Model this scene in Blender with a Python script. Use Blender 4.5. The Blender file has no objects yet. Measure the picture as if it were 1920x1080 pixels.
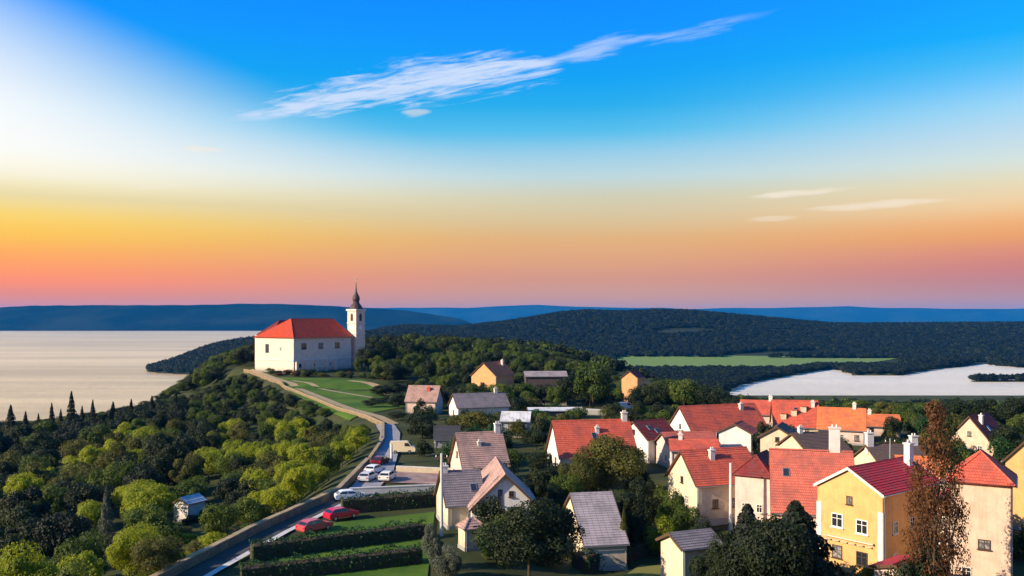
import bpy, math, random
import numpy as np
from mathutils import Vector, Matrix
random.seed(7); rng = np.random.default_rng(7)
C = bpy.context.scene
COL = C.collection
R = math.radians
# ------------------------------------------------------------------ camera, sky, sun, exposure
F, U0, VH, ZC = 1660.0, 960.0, 597.0, 26.0          # focal length in px of a 1920 px frame, principal column, horizon row, camera height
cam_d = bpy.data.cameras.new('camera'); cam = bpy.data.objects.new('camera', cam_d); COL.objects.link(cam)
cam.location = (0, 0, ZC); cam.rotation_euler = (R(90), 0, 0)
cam_d.sensor_width = 36; cam_d.lens = F/1920*36; cam_d.shift_y = (VH-540)/1920
cam_d.clip_start = 0.5; cam_d.clip_end = 90000
C.camera = cam
GLOW_AZ = -99.0                                     # where the evening sky is brightest
SUN_AZ, SUN_EL = -112.0, 24.0                        # azimuth from the view axis (+Y), negative = left
sdir = Vector((math.sin(R(SUN_AZ))*math.cos(R(SUN_EL)), math.cos(R(SUN_AZ))*math.cos(R(SUN_EL)), math.sin(R(SUN_EL))))
sl = bpy.data.lights.new('sun', 'SUN'); sun = bpy.data.objects.new('sun', sl); COL.objects.link(sun)
sl.energy = 5.0; sl.angle = R(0.5); sl.color = (1.0, 0.84, 0.62)
sun.rotation_euler = (-sdir).to_track_quat('-Z', 'Y').to_euler(); sun.location = (-200, 0, 200)
C.view_settings.view_transform = 'Standard'; C.view_settings.look = 'None'
C.view_settings.exposure = 0.82; C.view_settings.gamma = 1.0; C.view_settings.use_curve_mapping = False
C.cycles.max_bounces = 6; C.cycles.diffuse_bounces = 2; C.cycles.glossy_bounces = 2; C.cycles.transmission_bounces = 3
C.cycles.volume_bounces = 0; C.cycles.transparent_max_bounces = 8; C.cycles.caustics_reflective = False; C.cycles.caustics_refractive = False

def lin(c):
    return tuple((v/255/12.92 if v/255 <= .04045 else ((v/255+.055)/1.055)**2.4) for v in c)

class NT:                                            # small helper round a node tree
    def __init__(s, t): s.t = t; s.n = t.nodes; s.l = t.links
    def node(s, ty, **kw):
        n = s.n.new(ty)
        for k, v in kw.items(): setattr(n, k, v)
        return n
    def put(s, sock, v):
        if hasattr(v, 'is_output'): s.l.new(v, sock)
        elif v is not None: sock.default_value = v
    def m(s, op, a, b=None, c=None, clamp=False):
        n = s.node('ShaderNodeMath', operation=op, use_clamp=clamp)
        for i, v in enumerate((a, b, c)): s.put(n.inputs[i], v)
        return n.outputs[0]
    def mr(s, v, a, b, c=0.0, d=1.0, smooth=True):
        n = s.node('ShaderNodeMapRange', interpolation_type='SMOOTHSTEP' if smooth else 'LINEAR')
        for i, x in enumerate((v, a, b, c, d)): s.put(n.inputs[i], x)
        return n.outputs[0]
    def mix(s, f, a, b, mode='MIX'):
        n = s.node('ShaderNodeMix', data_type='RGBA', blend_type=mode)
        s.put(n.inputs[0], f)
        for i, v in ((6, a), (7, b)):
            s.put(n.inputs[i], (*v, 1) if isinstance(v, tuple) and len(v) == 3 else v)
        return n.outputs[2]
    def ramp(s, f, stops):
        n = s.node('ShaderNodeValToRGB'); e = n.color_ramp.elements
        while len(e) < len(stops): e.new(0.5)
        for i, (p, c) in enumerate(stops): e[i].position = p; e[i].color = (*c, 1)
        s.put(n.inputs[0], f); return n.outputs[0]
    def noise(s, vec, scale, detail=3, rough=.55, dim='3D', dist=0):
        n = s.node('ShaderNodeTexNoise', noise_dimensions=dim)
        if vec is not None: s.l.new(vec, n.inputs['Vector'])
        n.inputs['Scale'].default_value = scale; n.inputs['Detail'].default_value = detail; n.inputs['Roughness'].default_value = rough
        n.inputs['Distortion'].default_value = dist
        return n.outputs[0]
    def xyz(s, x, y, z):
        n = s.node('ShaderNodeCombineXYZ')
        for i, v in enumerate((x, y, z)): s.put(n.inputs[i], v)
        return n.outputs[0]

W = bpy.data.worlds.new('World'); C.world = W; W.use_nodes = True
t = NT(W.node_tree); t.n.clear()
tc = t.node('ShaderNodeTexCoord'); sep = t.node('ShaderNodeSeparateXYZ'); t.l.new(tc.outputs['Generated'], sep.inputs[0])
dx, dy, dz = sep.outputs
el = t.m('MULTIPLY', t.m('ARCSINE', dz), 57.29578)
hl = t.m('SQRT', t.m('ADD', t.m('MULTIPLY', dx, dx), t.m('ADD', t.m('MULTIPLY', dy, dy), 1e-6)))
sx, sy = math.sin(R(GLOW_AZ)), math.cos(R(GLOW_AZ))
cw = t.m('DIVIDE', t.m('ADD', t.m('MULTIPLY', dx, sx), t.m('MULTIPLY', dy, sy)), hl)
wdeg = t.m('MULTIPLY', t.m('ARCCOSINE', t.m('MINIMUM', t.m('MAXIMUM', cw, -1.0), 1.0)), 57.29578)   # azimuth distance from the sun
ef = t.m('DIVIDE', el, 90.0, clamp=True)
AIR, AIR_TOP, AIR_LEN = 3.3e-5, 320.0, 20000.0        # the haze box further down: the clear sky beyond it is this much bluer through the air
def stops(lst):
    o = []
    for e, c in lst:
        tr = math.exp(-AIR*min(AIR_LEN, AIR_TOP/math.tan(R(max(e, .3))))); I = (.02, .33, .88)
        o.append((e/90, tuple(max(0, (x-i*(1-tr))/tr) for x, i in zip(lin(c), I))))
    return o
top = [(28, (6, 132, 245)), (45, (50, 132, 220)), (90, (62, 116, 190))]
mid = t.ramp(ef, stops([(0, (176, 152, 176)), (1.6, (194, 156, 162)), (2.65, (208, 152, 142)), (3.7, (220, 164, 132)), (5.1, (224, 176, 126)), (6.1, (217, 191, 150)), (7.8, (208, 205, 180)),
                        (9.1, (188, 215, 222)), (10.5, (152, 205, 232)), (11.8, (85, 190, 236)), (13.5, (32, 172, 236)), (15.1, (0, 162, 244)), (17.9, (0, 148, 254)), (20, (0, 140, 255))] + top))
glow = t.ramp(ef, stops([(0, (206, 155, 160)), (1.4, (222, 145, 128)), (2.05, (250, 146, 104)), (3.0, (255, 160, 88)), (3.9, (254, 178, 80)), (4.8, (252, 198, 86)), (6.0, (254, 218, 112)), (6.9, (255, 236, 165)),
                         (8.1, (255, 248, 222)), (9.6, (255, 254, 250)), (12, (255, 255, 255)), (14.6, (238, 245, 255)), (17.7, (208, 228, 255)), (26, (165, 212, 255))] + top[1:]))
right = t.ramp(ef, stops([(0, (164, 150, 184)), (1.1, (168, 148, 180)), (2.0, (182, 134, 155)), (2.9, (201, 128, 136)), (3.8, (218, 140, 124)), (4.7, (234, 160, 106)), (5.6, (241, 180, 126)), (6.5, (241, 206, 160)),
                          (7.7, (230, 219, 186)), (8.9, (212, 226, 222)), (10.3, (190, 219, 236)), (11.8, (160, 215, 246)), (13.2, (112, 199, 252)), (14.3, (70, 188, 248)), (15.8, (8, 174, 252)), (18, (0, 162, 255))] + top))
g1 = t.mr(t.m('DIVIDE', t.m('SUBTRACT', t.m('SUBTRACT', 100.5, t.m('MULTIPLY', el, 1.9)), wdeg), t.m('MAXIMUM', t.m('SUBTRACT', 32.0, t.m('MULTIPLY', el, 1.35)), 5.0)), -1.0, 1.0)
g0 = t.mr(t.m('SUBTRACT', 83.0, wdeg), -20, 18)
g = t.m('MAXIMUM', t.m('MULTIPLY', g1, t.mr(el, 5, 9)), t.m('MULTIPLY', g0, t.mr(el, 9, 5)))
r1 = t.mr(wdeg, 104, 134)
sky = t.mix(r1, mid, right); sky = t.mix(g, sky, glow)
# clouds on a flat layer high above (one long cirrus streak, a few short bands)
zc = t.m('MAXIMUM', dz, .02)
px, py = t.m('DIVIDE', dx, zc), t.m('DIVIDE', dy, zc)
ax, ay = -1.30, 4.40; bx, by = .80, 2.95
L = math.hypot(bx-ax, by-ay); ux, uy = (bx-ax)/L, (by-ay)/L
rx, ry = t.m('SUBTRACT', px, ax), t.m('SUBTRACT', py, ay)
s_ = t.m('DIVIDE', t.m('ADD', t.m('MULTIPLY', rx, ux), t.m('MULTIPLY', ry, uy)), L)
t_ = t.m('ADD', t.m('MULTIPLY', rx, -uy), t.m('MULTIPLY', ry, ux))
vec = t.xyz(t.m('MULTIPLY', s_, 5.0), t.m('MULTIPLY', t_, 7.0), 0.0)
nz = t.noise(vec, 2.2, 7, .62, dist=.6)
nz2 = t.noise(t.xyz(t.m('MULTIPLY', s_, 2.6), t_, 3.0), 2.0, 3)
t2 = t.m('ADD', t_, t.m('MULTIPLY', t.m('SUBTRACT', nz2, .5), .30))
wid = t.ramp(t.m('MULTIPLY', t.m('ADD', s_, .1), .8), [(0, (0, 0, 0)), (.09, (.10,)*3), (.22, (.18,)*3), (.46, (.30,)*3), (.57, (.25,)*3), (.63, (.10,)*3), (.85, (.06,)*3), (.93, (0, 0, 0))])
prof = t.m('SUBTRACT', 1.0, t.m('DIVIDE', t.m('ABSOLUTE', t2), t.m('MAXIMUM', wid, .002)))
cm = t.mr(t.m('ADD', prof, t.m('MULTIPLY', t.m('SUBTRACT', nz, .52), 3.2)), -.2, 1.1)
cm = t.m('MULTIPLY', cm, t.m('MULTIPLY', t.mr(wid, .003, .16), .9))
cm = t.m('MULTIPLY', cm, t.mr(dy, 0, .3))
azd = t.m('MULTIPLY', t.m('ARCTAN2', dx, dy), 57.29578)
nb = t.noise(t.xyz(t.m('MULTIPLY', azd, .35), t.m('MULTIPLY', el, 2.2), 0.0), 1.0, 5)
cs = None
for (a0, e0, wa, we, k, st) in ((17.7, 7.65, 3.2, .26, .06, .75), (22.4, 6.75, 4.4, .30, .03, .6), (-19.3, 10.2, 1.5, .22, 0, .5), (-21.8, 7.9, 1.6, .25, .1, .55), (-6.2, 13.0, 1.1, .3, .15, .42), (16.2, 6.15, 2.0, .2, .03, .35),
                                (-40, 12, 5, .5, .05, .6), (48, 9, 6, .5, .03, .5), (120, 14, 9, .8, .05, .5), (-140, 11, 8, .7, .05, .5)):
    q = t.m('SUBTRACT', azd, a0); r = t.m('SUBTRACT', t.m('SUBTRACT', el, e0), t.m('MULTIPLY', q, k))
    d = t.m('ADD', t.m('POWER', t.m('ABSOLUTE', t.m('DIVIDE', q, wa)), 2.0), t.m('POWER', t.m('ABSOLUTE', t.m('DIVIDE', r, we)), 2.0))
    b = t.m('MULTIPLY', t.mr(t.m('SUBTRACT', t.m('MULTIPLY', nb, 2.4), d), .1, 1.2), st)
    cs = b if cs is None else t.m('MAXIMUM', cs, b)
sky = t.mix(cm, sky, lin((214, 228, 252)))
sky = t.mix(cs, sky, lin((255, 238, 214)))
nish = t.node('ShaderNodeTexSky', sky_type='NISHITA', sun_disc=False, sun_elevation=R(SUN_EL), sun_rotation=R(SUN_AZ))
bg1 = t.node('ShaderNodeBackground'); t.l.new(sky, bg1.inputs[0]); bg1.inputs[1].default_value = 0.585
bg2 = t.node('ShaderNodeBackground'); t.l.new(nish.outputs[0], bg2.inputs[0]); bg2.inputs[1].default_value = 0.08
mx = t.node('ShaderNodeMixShader'); mx.inputs[0].default_value = .03
t.l.new(bg1.outputs[0], mx.inputs[1]); t.l.new(bg2.outputs[0], mx.inputs[2])
out = t.node('ShaderNodeOutputWorld'); t.l.new(mx.outputs[0], out.inputs[0])

# ------------------------------------------------------------------ helpers
def X_(u, D): return (u-U0)/F*D
def Z_(v, D): return ZC-(v-VH)/F*D
def ss(a, b, x): x = np.clip((x-a)/(b-a), 0, 1); return x*x*(3-2*x)
def tag(o, label=None, cat=None, group=None, kind=None):
    for k, v in (('label', label), ('category', cat), ('group', group), ('kind', kind)):
        if v: o[k] = v
    return o
def empty(name, loc, rz=0, label=None, cat=None, group=None):
    o = bpy.data.objects.new(name, None); COL.objects.link(o); o.empty_display_size = .5
    o.location = loc; o.rotation_euler = (0, 0, rz); return tag(o, label, cat, group)
class MB:
    def __init__(s): s.v = []; s.f = []; s.uv = []; s.mi = []
    def face(s, pts, uv=None, mi=0):
        b = len(s.v); s.v += [tuple(p) for p in pts]; s.f.append(tuple(range(b, b+len(pts))))
        s.uv += (uv if uv else [(p[0], p[1]) for p in pts]); s.mi.append(mi)
    def box(s, x0, x1, y0, y1, z0, z1, mi=0, M=None):
        p = [(x0, y0, z0), (x1, y0, z0), (x1, y1, z0), (x0, y1, z0), (x0, y0, z1), (x1, y0, z1), (x1, y1, z1), (x0, y1, z1)]
        if M is not None: p = [tuple(M @ Vector(q)) for q in p]
        for q in ((3, 2, 1, 0), (4, 5, 6, 7), (0, 1, 5, 4), (1, 2, 6, 5), (2, 3, 7, 6), (3, 0, 4, 7)): s.face([p[i] for i in q], mi=mi)
    def lathe(s, prof, n=12, cx=0, cy=0, mi=0, M=None):
        for (r0, z0), (r1, z1) in zip(prof, prof[1:]):
            for i in range(n):
                a, b = 2*math.pi*i/n, 2*math.pi*(i+1)/n
                q = [(cx+r0*math.cos(a), cy+r0*math.sin(a), z0), (cx+r0*math.cos(b), cy+r0*math.sin(b), z0), (cx+r1*math.cos(b), cy+r1*math.sin(b), z1), (cx+r1*math.cos(a), cy+r1*math.sin(a), z1)]
                if r1 < 1e-4: q = q[:3]
                elif r0 < 1e-4: q = q[1:]
                if M is not None: q = [tuple(M @ Vector(p)) for p in q]
                s.face(q, mi=mi)
    def tube(s, p, q, r0, r1, n=6, mi=0):
        p, q = Vector(p), Vector(q); M = Matrix.Translation(p) @ (q-p).to_track_quat('Z', 'Y').to_matrix().to_4x4()
        s.lathe([(r0, 0), (r1, (q-p).length)], n, M=M, mi=mi)
    def mesh(s, name, smooth=False):
        me = bpy.data.meshes.new(name); me.from_pydata(s.v, [], s.f)
        l = me.uv_layers.new(name='UVMap'); l.data.foreach_set('uv', np.array(s.uv, dtype=np.float32).ravel())
        me.polygons.foreach_set('material_index', np.array(s.mi, dtype=np.int32))
        if smooth: me.polygons.foreach_set('use_smooth', np.ones(len(s.f), dtype=bool))
        me.update(); return me
    def build(s, name, mats, parent=None, smooth=False):
        return link(name, s.mesh(name, smooth), mats, parent)
def link(name, me, mats, parent=None):
    o = bpy.data.objects.new(name, me); COL.objects.link(o)
    for m in (mats if isinstance(mats, (list, tuple)) else [mats]):
        if m and len(me.materials) < 8: me.materials.append(m)
    if parent: o.parent = parent
    return o
def np_mesh(name, V, Fq, smooth=False):               # V (n,3), Fq (m,k)
    me = bpy.data.meshes.new(name); k = Fq.shape[1]
    me.vertices.add(len(V)); me.vertices.foreach_set('co', np.asarray(V, dtype=np.float32).ravel())
    me.loops.add(Fq.size); me.loops.foreach_set('vertex_index', Fq.astype(np.int32).ravel())
    me.polygons.add(len(Fq)); me.polygons.foreach_set('loop_start', np.arange(0, Fq.size, k, dtype=np.int32))
    try: me.polygons.foreach_set('loop_total', np.full(len(Fq), k, dtype=np.int32))
    except Exception: pass
    me.polygons.foreach_set('use_smooth', np.full(len(Fq), smooth, dtype=bool))
    me.update(calc_edges=True); me.validate(); return me

# ------------------------------------------------------------------ materials
MATS = {}
def mat(name, fn):
    if name in MATS: return MATS[name]
    m = bpy.data.materials.new(name); m.use_nodes = True; q = NT(m.node_tree); q.n.clear()
    o = q.node('ShaderNodeOutputMaterial'); fn(q, o); MATS[name] = m; return m
def principled(q, o, col, rough=.8, spec=.3, metal=0, bump=None, bs=.3, bd=.02):
    p = q.node('ShaderNodeBsdfPrincipled')
    q.put(p.inputs['Base Color'], (*col, 1) if isinstance(col, tuple) else col)
    q.put(p.inputs['Roughness'], rough); p.inputs['Specular IOR Level'].default_value = spec; p.inputs['Metallic'].default_value = metal
    if bump is not None:
        b = q.node('ShaderNodeBump'); b.inputs['Strength'].default_value = bs; b.inputs['Distance'].default_value = bd
        q.l.new(bump, b.inputs['Height']); q.l.new(b.outputs[0], p.inputs['Normal'])
    q.l.new(p.outputs[0], o.inputs[0]); return p
def objco(q): return q.node('ShaderNodeTexCoord').outputs['Object']
def plain(name, col, rough=.7, spec=.3, metal=0, var=.12, sc=3.0):
    def fn(q, o):
        n = q.noise(objco(q), sc, 4)
        c = q.mix(n, tuple(x*(1-var) for x in col), tuple(min(1, x*(1+var)) for x in col))
        principled(q, o, c, rough, spec, metal, n, .15, .01)
    return mat(name, fn)
def plaster(name, col):
    def fn(q, o):
        co = objco(q); n = q.noise(co, .9, 6, .65); n2 = q.noise(co, 14, 3)
        mp = q.node('ShaderNodeMapping'); mp.inputs['Scale'].default_value = (2.5, 2.5, .25); q.l.new(co, mp.inputs[0])
        st = q.noise(mp.outputs[0], 1.6, 4, .6)
        c = q.mix(q.mr(n, .38, .68), col, tuple(x*.83 for x in col))
        sp_ = q.node('ShaderNodeSeparateXYZ'); q.l.new(co, sp_.inputs[0])
        dm = q.m('MULTIPLY', q.mr(q.m('ADD', sp_.outputs[2], q.m('MULTIPLY', n, -2.2)), .9, -.7), .5)
        c = q.mix(dm, c, (.26, .22, .17))
        c = q.mix(q.m('MULTIPLY', q.mr(st, .5, .74), .4), c, tuple(x*y for x, y in zip(col, (.62, .58, .52))))
        principled(q, o, c, .9, .15, 0, n2, .35, .02)
    return mat(name, fn)
def tiles(name, col, col2=None, moss=.25, bw=.24, bh=.36):
    col2 = col2 or tuple(x*.62 for x in col)
    def fn(q, o):
        uv = q.node('ShaderNodeTexCoord').outputs['UV']; co = objco(q)
        b = q.node('ShaderNodeTexBrick'); q.l.new(uv, b.inputs[0])
        b.inputs['Color1'].default_value = (*col, 1); b.inputs['Color2'].default_value = (*col2, 1); b.inputs['Mortar'].default_value = (*[x*.25 for x in col], 1)
        b.inputs['Scale'].default_value = 1; b.inputs['Mortar Size'].default_value = .018; b.inputs['Brick Width'].default_value = bw; b.inputs['Row Height'].default_value = bh
        b.inputs['Bias'].default_value = -.25
        n = q.noise(co, .55, 5, .6); n2 = q.noise(co, 3.0, 4, .6)
        c = q.mix(q.m('MULTIPLY', q.mr(n, .42, .66), .8), b.outputs[0], tuple(x*.55+.03 for x in col2))
        n3 = q.noise(co, 1.4, 6, .7); c = q.mix(q.m('MULTIPLY', q.mr(n3, .55, .75), .35), c, tuple(min(1, x*1.1+.09) for x in col))
        c = q.mix(q.m('MULTIPLY', q.mr(n2, .58, .8), moss), c, (.10, .09, .05))
        principled(q, o, c, .75, .25, 0, b.outputs[1], -.4, .02)
    return mat(name, fn)
def foliage(name, c1, c2, tr=.35):
    def fn(q, o):
        oi = q.node('ShaderNodeObjectInfo'); co = objco(q)
        geo = q.node('ShaderNodeNewGeometry')
        n = q.noise(co, .8, 3); rl = geo.outputs['Random Per Island']
        f = q.m('ADD', q.m('MULTIPLY', rl, .55), q.m('MULTIPLY', n, .45))
        f = q.m('ADD', f, q.m('MULTIPLY', q.m('SUBTRACT', oi.outputs['Random'], .5), .6), clamp=True)
        c = q.mix(f, c1, c2)
        d = q.node('ShaderNodeBsdfPrincipled'); q.l.new(c, d.inputs['Base Color']); d.inputs['Roughness'].default_value = .6; d.inputs['Specular IOR Level'].default_value = .25
        tl = q.node('ShaderNodeBsdfTranslucent'); q.l.new(q.mix(.5, c, tuple(min(1, x*1.5) for x in c2)), tl.inputs[0])
        m = q.node('ShaderNodeMixShader'); m.inputs[0].default_value = tr
        q.l.new(d.outputs[0], m.inputs[1]); q.l.new(tl.outputs[0], m.inputs[2]); q.l.new(m.outputs[0], o.inputs[0])
    return mat(name, fn)
FOL = dict(
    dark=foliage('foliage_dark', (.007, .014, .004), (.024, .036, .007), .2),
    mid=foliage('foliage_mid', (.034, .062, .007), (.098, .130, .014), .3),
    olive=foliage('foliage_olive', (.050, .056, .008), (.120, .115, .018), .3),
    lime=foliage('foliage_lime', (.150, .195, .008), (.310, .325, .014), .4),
    autumn=foliage('foliage_autumn', (.040, .024, .010), (.135, .052, .016), .3),
    conifer=foliage('foliage_conifer', (.007, .013, .007), (.020, .029, .012), .1),
    grey=foliage('foliage_grey', (.060, .070, .050), (.120, .130, .085), .25),
    hedge=foliage('foliage_hedge', (.010, .034, .007), (.028, .075, .014), .2),
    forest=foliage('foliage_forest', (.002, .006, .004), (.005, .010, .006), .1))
BARK = plain('bark', (.07, .05, .035), .95, .1, 0, .3, 8)
def grass_fn(q, o, a, b, c2):
    co = q.node('ShaderNodeNewGeometry').outputs['Position']
    n = q.noise(co, .08, 5, .6); n2 = q.noise(co, .9, 4, .7); n3 = q.noise(co, 9, 3)
    c = q.mix(q.mr(n, .35, .65), a, b); c = q.mix(q.m('MULTIPLY', q.mr(n2, .5, .75), .6), c, c2)
    principled(q, o, c, .95, .1, 0, n3, .6, .08)
GROUND = mat('ground', lambda q, o: grass_fn(q, o, (.030, .042, .014), (.055, .060, .022), (.075, .058, .030)))
LAWN = mat('lawn', lambda q, o: grass_fn(q, o, (.040, .095, .012), (.085, .150, .018), (.120, .125, .035)))
REED = mat('meadow', lambda q, o: grass_fn(q, o, (.12, .20, .045), (.16, .22, .06), (.17, .17, .07)))
HILL = mat('hill', lambda q, o: grass_fn(q, o, (.018, .026, .014), (.030, .036, .018), (.045, .044, .022)))
def farhill_fn(q, o):
    co = q.node('ShaderNodeNewGeometry').outputs['Position']
    n = q.noise(co, .0011, 6, .65)
    principled(q, o, q.mix(q.mr(n, .42, .66), (.003, .006, .007), (.018, .022, .014)), 1, 0)
FARHILL = mat('far_hill', farhill_fn)
def asphalt_fn(q, o, a, b, sc):
    co = q.node('ShaderNodeNewGeometry').outputs['Position']
    n = q.noise(co, sc, 5, .65); n2 = q.noise(co, 20, 2)
    principled(q, o, q.mix(q.mr(n, .3, .7), a, b), .9, .2, 0, n2, .3, .02)
ASPH = mat('asphalt', lambda q, o: asphalt_fn(q, o, (.046, .042, .038), (.072, .066, .060), .35))
ASPHL = mat('pale_asphalt', lambda q, o: asphalt_fn(q, o, (.22, .21, .23), (.30, .28, .30), .35))
PATH = mat('gravel_path', lambda q, o: asphalt_fn(q, o, (.27, .20, .11), (.36, .27, .16), .5))
KERB = mat('kerb_stone', lambda q, o: asphalt_fn(q, o, (.45, .43, .40), (.55, .52, .48), 1.2))
def paving_fn(q, o):
    co = q.node('ShaderNodeNewGeometry').outputs['Position']
    b = q.node('ShaderNodeTexBrick'); q.l.new(co, b.inputs[0]); b.inputs['Color1'].default_value = (.30, .17, .14, 1); b.inputs['Color2'].default_value = (.22, .13, .12, 1)
    b.inputs['Mortar'].default_value = (.12, .1, .09, 1); b.inputs['Scale'].default_value = 1; b.inputs['Brick Width'].default_value = .6; b.inputs['Row Height'].default_value = .3; b.inputs['Mortar Size'].default_value = .02
    n = q.noise(co, .4, 5, .6)
    principled(q, o, q.mix(q.mr(n, .35, .7), b.outputs[0], (.32, .24, .21)), .9, .2)
PAVE = mat('brick_paving', paving_fn)
def stone_fn(q, o):
    co = objco(q); v = q.node('ShaderNodeTexVoronoi', feature='DISTANCE_TO_EDGE'); q.l.new(co, v.inputs['Vector']); v.inputs['Scale'].default_value = 2.2
    n = q.noise(co, .7, 5, .65); e = q.mr(v.outputs[0], .0, .08)
    c = q.mix(q.mr(n, .35, .7), (.26, .19, .12), (.17, .12, .08))
    principled(q, o, q.mix(e, (.14, .10, .07), c), .95, .1, 0, e, .5, .04)
STONE = mat('field_stone', stone_fn)
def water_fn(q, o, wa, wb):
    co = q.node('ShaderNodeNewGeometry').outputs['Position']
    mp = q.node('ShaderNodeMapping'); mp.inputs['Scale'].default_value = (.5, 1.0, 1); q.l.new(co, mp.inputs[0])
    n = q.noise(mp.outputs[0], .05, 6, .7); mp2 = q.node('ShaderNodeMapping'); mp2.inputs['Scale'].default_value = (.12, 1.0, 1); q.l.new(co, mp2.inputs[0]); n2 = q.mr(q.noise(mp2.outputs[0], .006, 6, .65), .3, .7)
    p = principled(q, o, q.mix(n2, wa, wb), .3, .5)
    p.inputs['IOR'].default_value = 1.33
    b = q.node('ShaderNodeBump'); b.inputs['Strength'].default_value = 1.0; b.inputs['Distance'].default_value = 3.0
    q.l.new(n, b.inputs['Height']); q.l.new(b.outputs[0], p.inputs['Normal'])
WATER = mat('lake_water', lambda q, o: water_fn(q, o, (.50, .36, .15), (.82, .60, .28)))  # reflected evening glow is put into the cream base colour
WATER2 = mat('inner_lake_water', lambda q, o: water_fn(q, o, (.66, .57, .42), (.78, .68, .52)))  # whitish base colour stands in for the pale sky mirrored in the water
GLASS = mat('window_glass', lambda q, o: principled(q, o, (.02, .022, .026), .08, .8))
FRAME = plain('window_frame_paint', (.62, .58, .52), .6)
FRAMED = plain('dark_frame_paint', (.07, .04, .03), .6)
WOOD = plain('brown_timber', (.09, .05, .03), .85, .2, 0, .3, 6)
METAL = plain('zinc_gutter', (.32, .32, .33), .45, .5, .6)
WHITE = plain('white_paint', (.78, .76, .73), .6)
BRICKCH = plaster('chimney_render', (.72, .66, .60))
P = dict(white=plaster('plaster_white', (.66, .62, .58)), cream=plaster('plaster_cream', (.66, .53, .37)), yellow=plaster('plaster_yellow', (.66, .37, .145)),
         orange=plaster('plaster_orange', (.66, .33, .15)), pink=plaster('plaster_pink', (.66, .48, .41)), grey=plaster('plaster_grey', (.34, .34, .35)),
         abbey=plaster('plaster_abbey', (.70, .57, .47)), dark=plaster('timber_dark', (.08, .06, .06)), peach=plaster('plaster_peach', (.66, .46, .34)))
T = dict(red=tiles('tiles_red', (.66, .125, .07), (.52, .085, .05), .14), orange=tiles('tiles_orange', (.74, .21, .07), (.64, .15, .05), .1),
         salmon=tiles('tiles_salmon', (.60, .15, .10), (.50, .11, .075), .14), crimson=tiles('tiles_crimson', (.52, .035, .045), (.42, .025, .035), .06),
         maroon=tiles('tiles_maroon', (.22, .028, .028), (.15, .02, .02), .2), pinkgrey=tiles('tiles_weathered', (.52, .31, .25), (.38, .24, .20), .25),
         greyp=tiles('tiles_grey', (.25, .21, .225), (.19, .165, .18), .25), brown=tiles('tiles_brown', (.15, .095, .075), (.11, .07, .06), .3),
         slate=tiles('slates', (.06, .06, .07), (.045, .045, .055), .15), abbey=tiles('tiles_abbey', (.62, .070, .016), (.46, .042, .013), .2),
         tin=tiles('tin_sheet', (.36, .30, .31), (.33, .28, .29), .2, .7, 60.0), whitetin=tiles('pale_sheet', (.62, .62, .64), (.58, .58, .60), .1, .8, 60.0))

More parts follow.
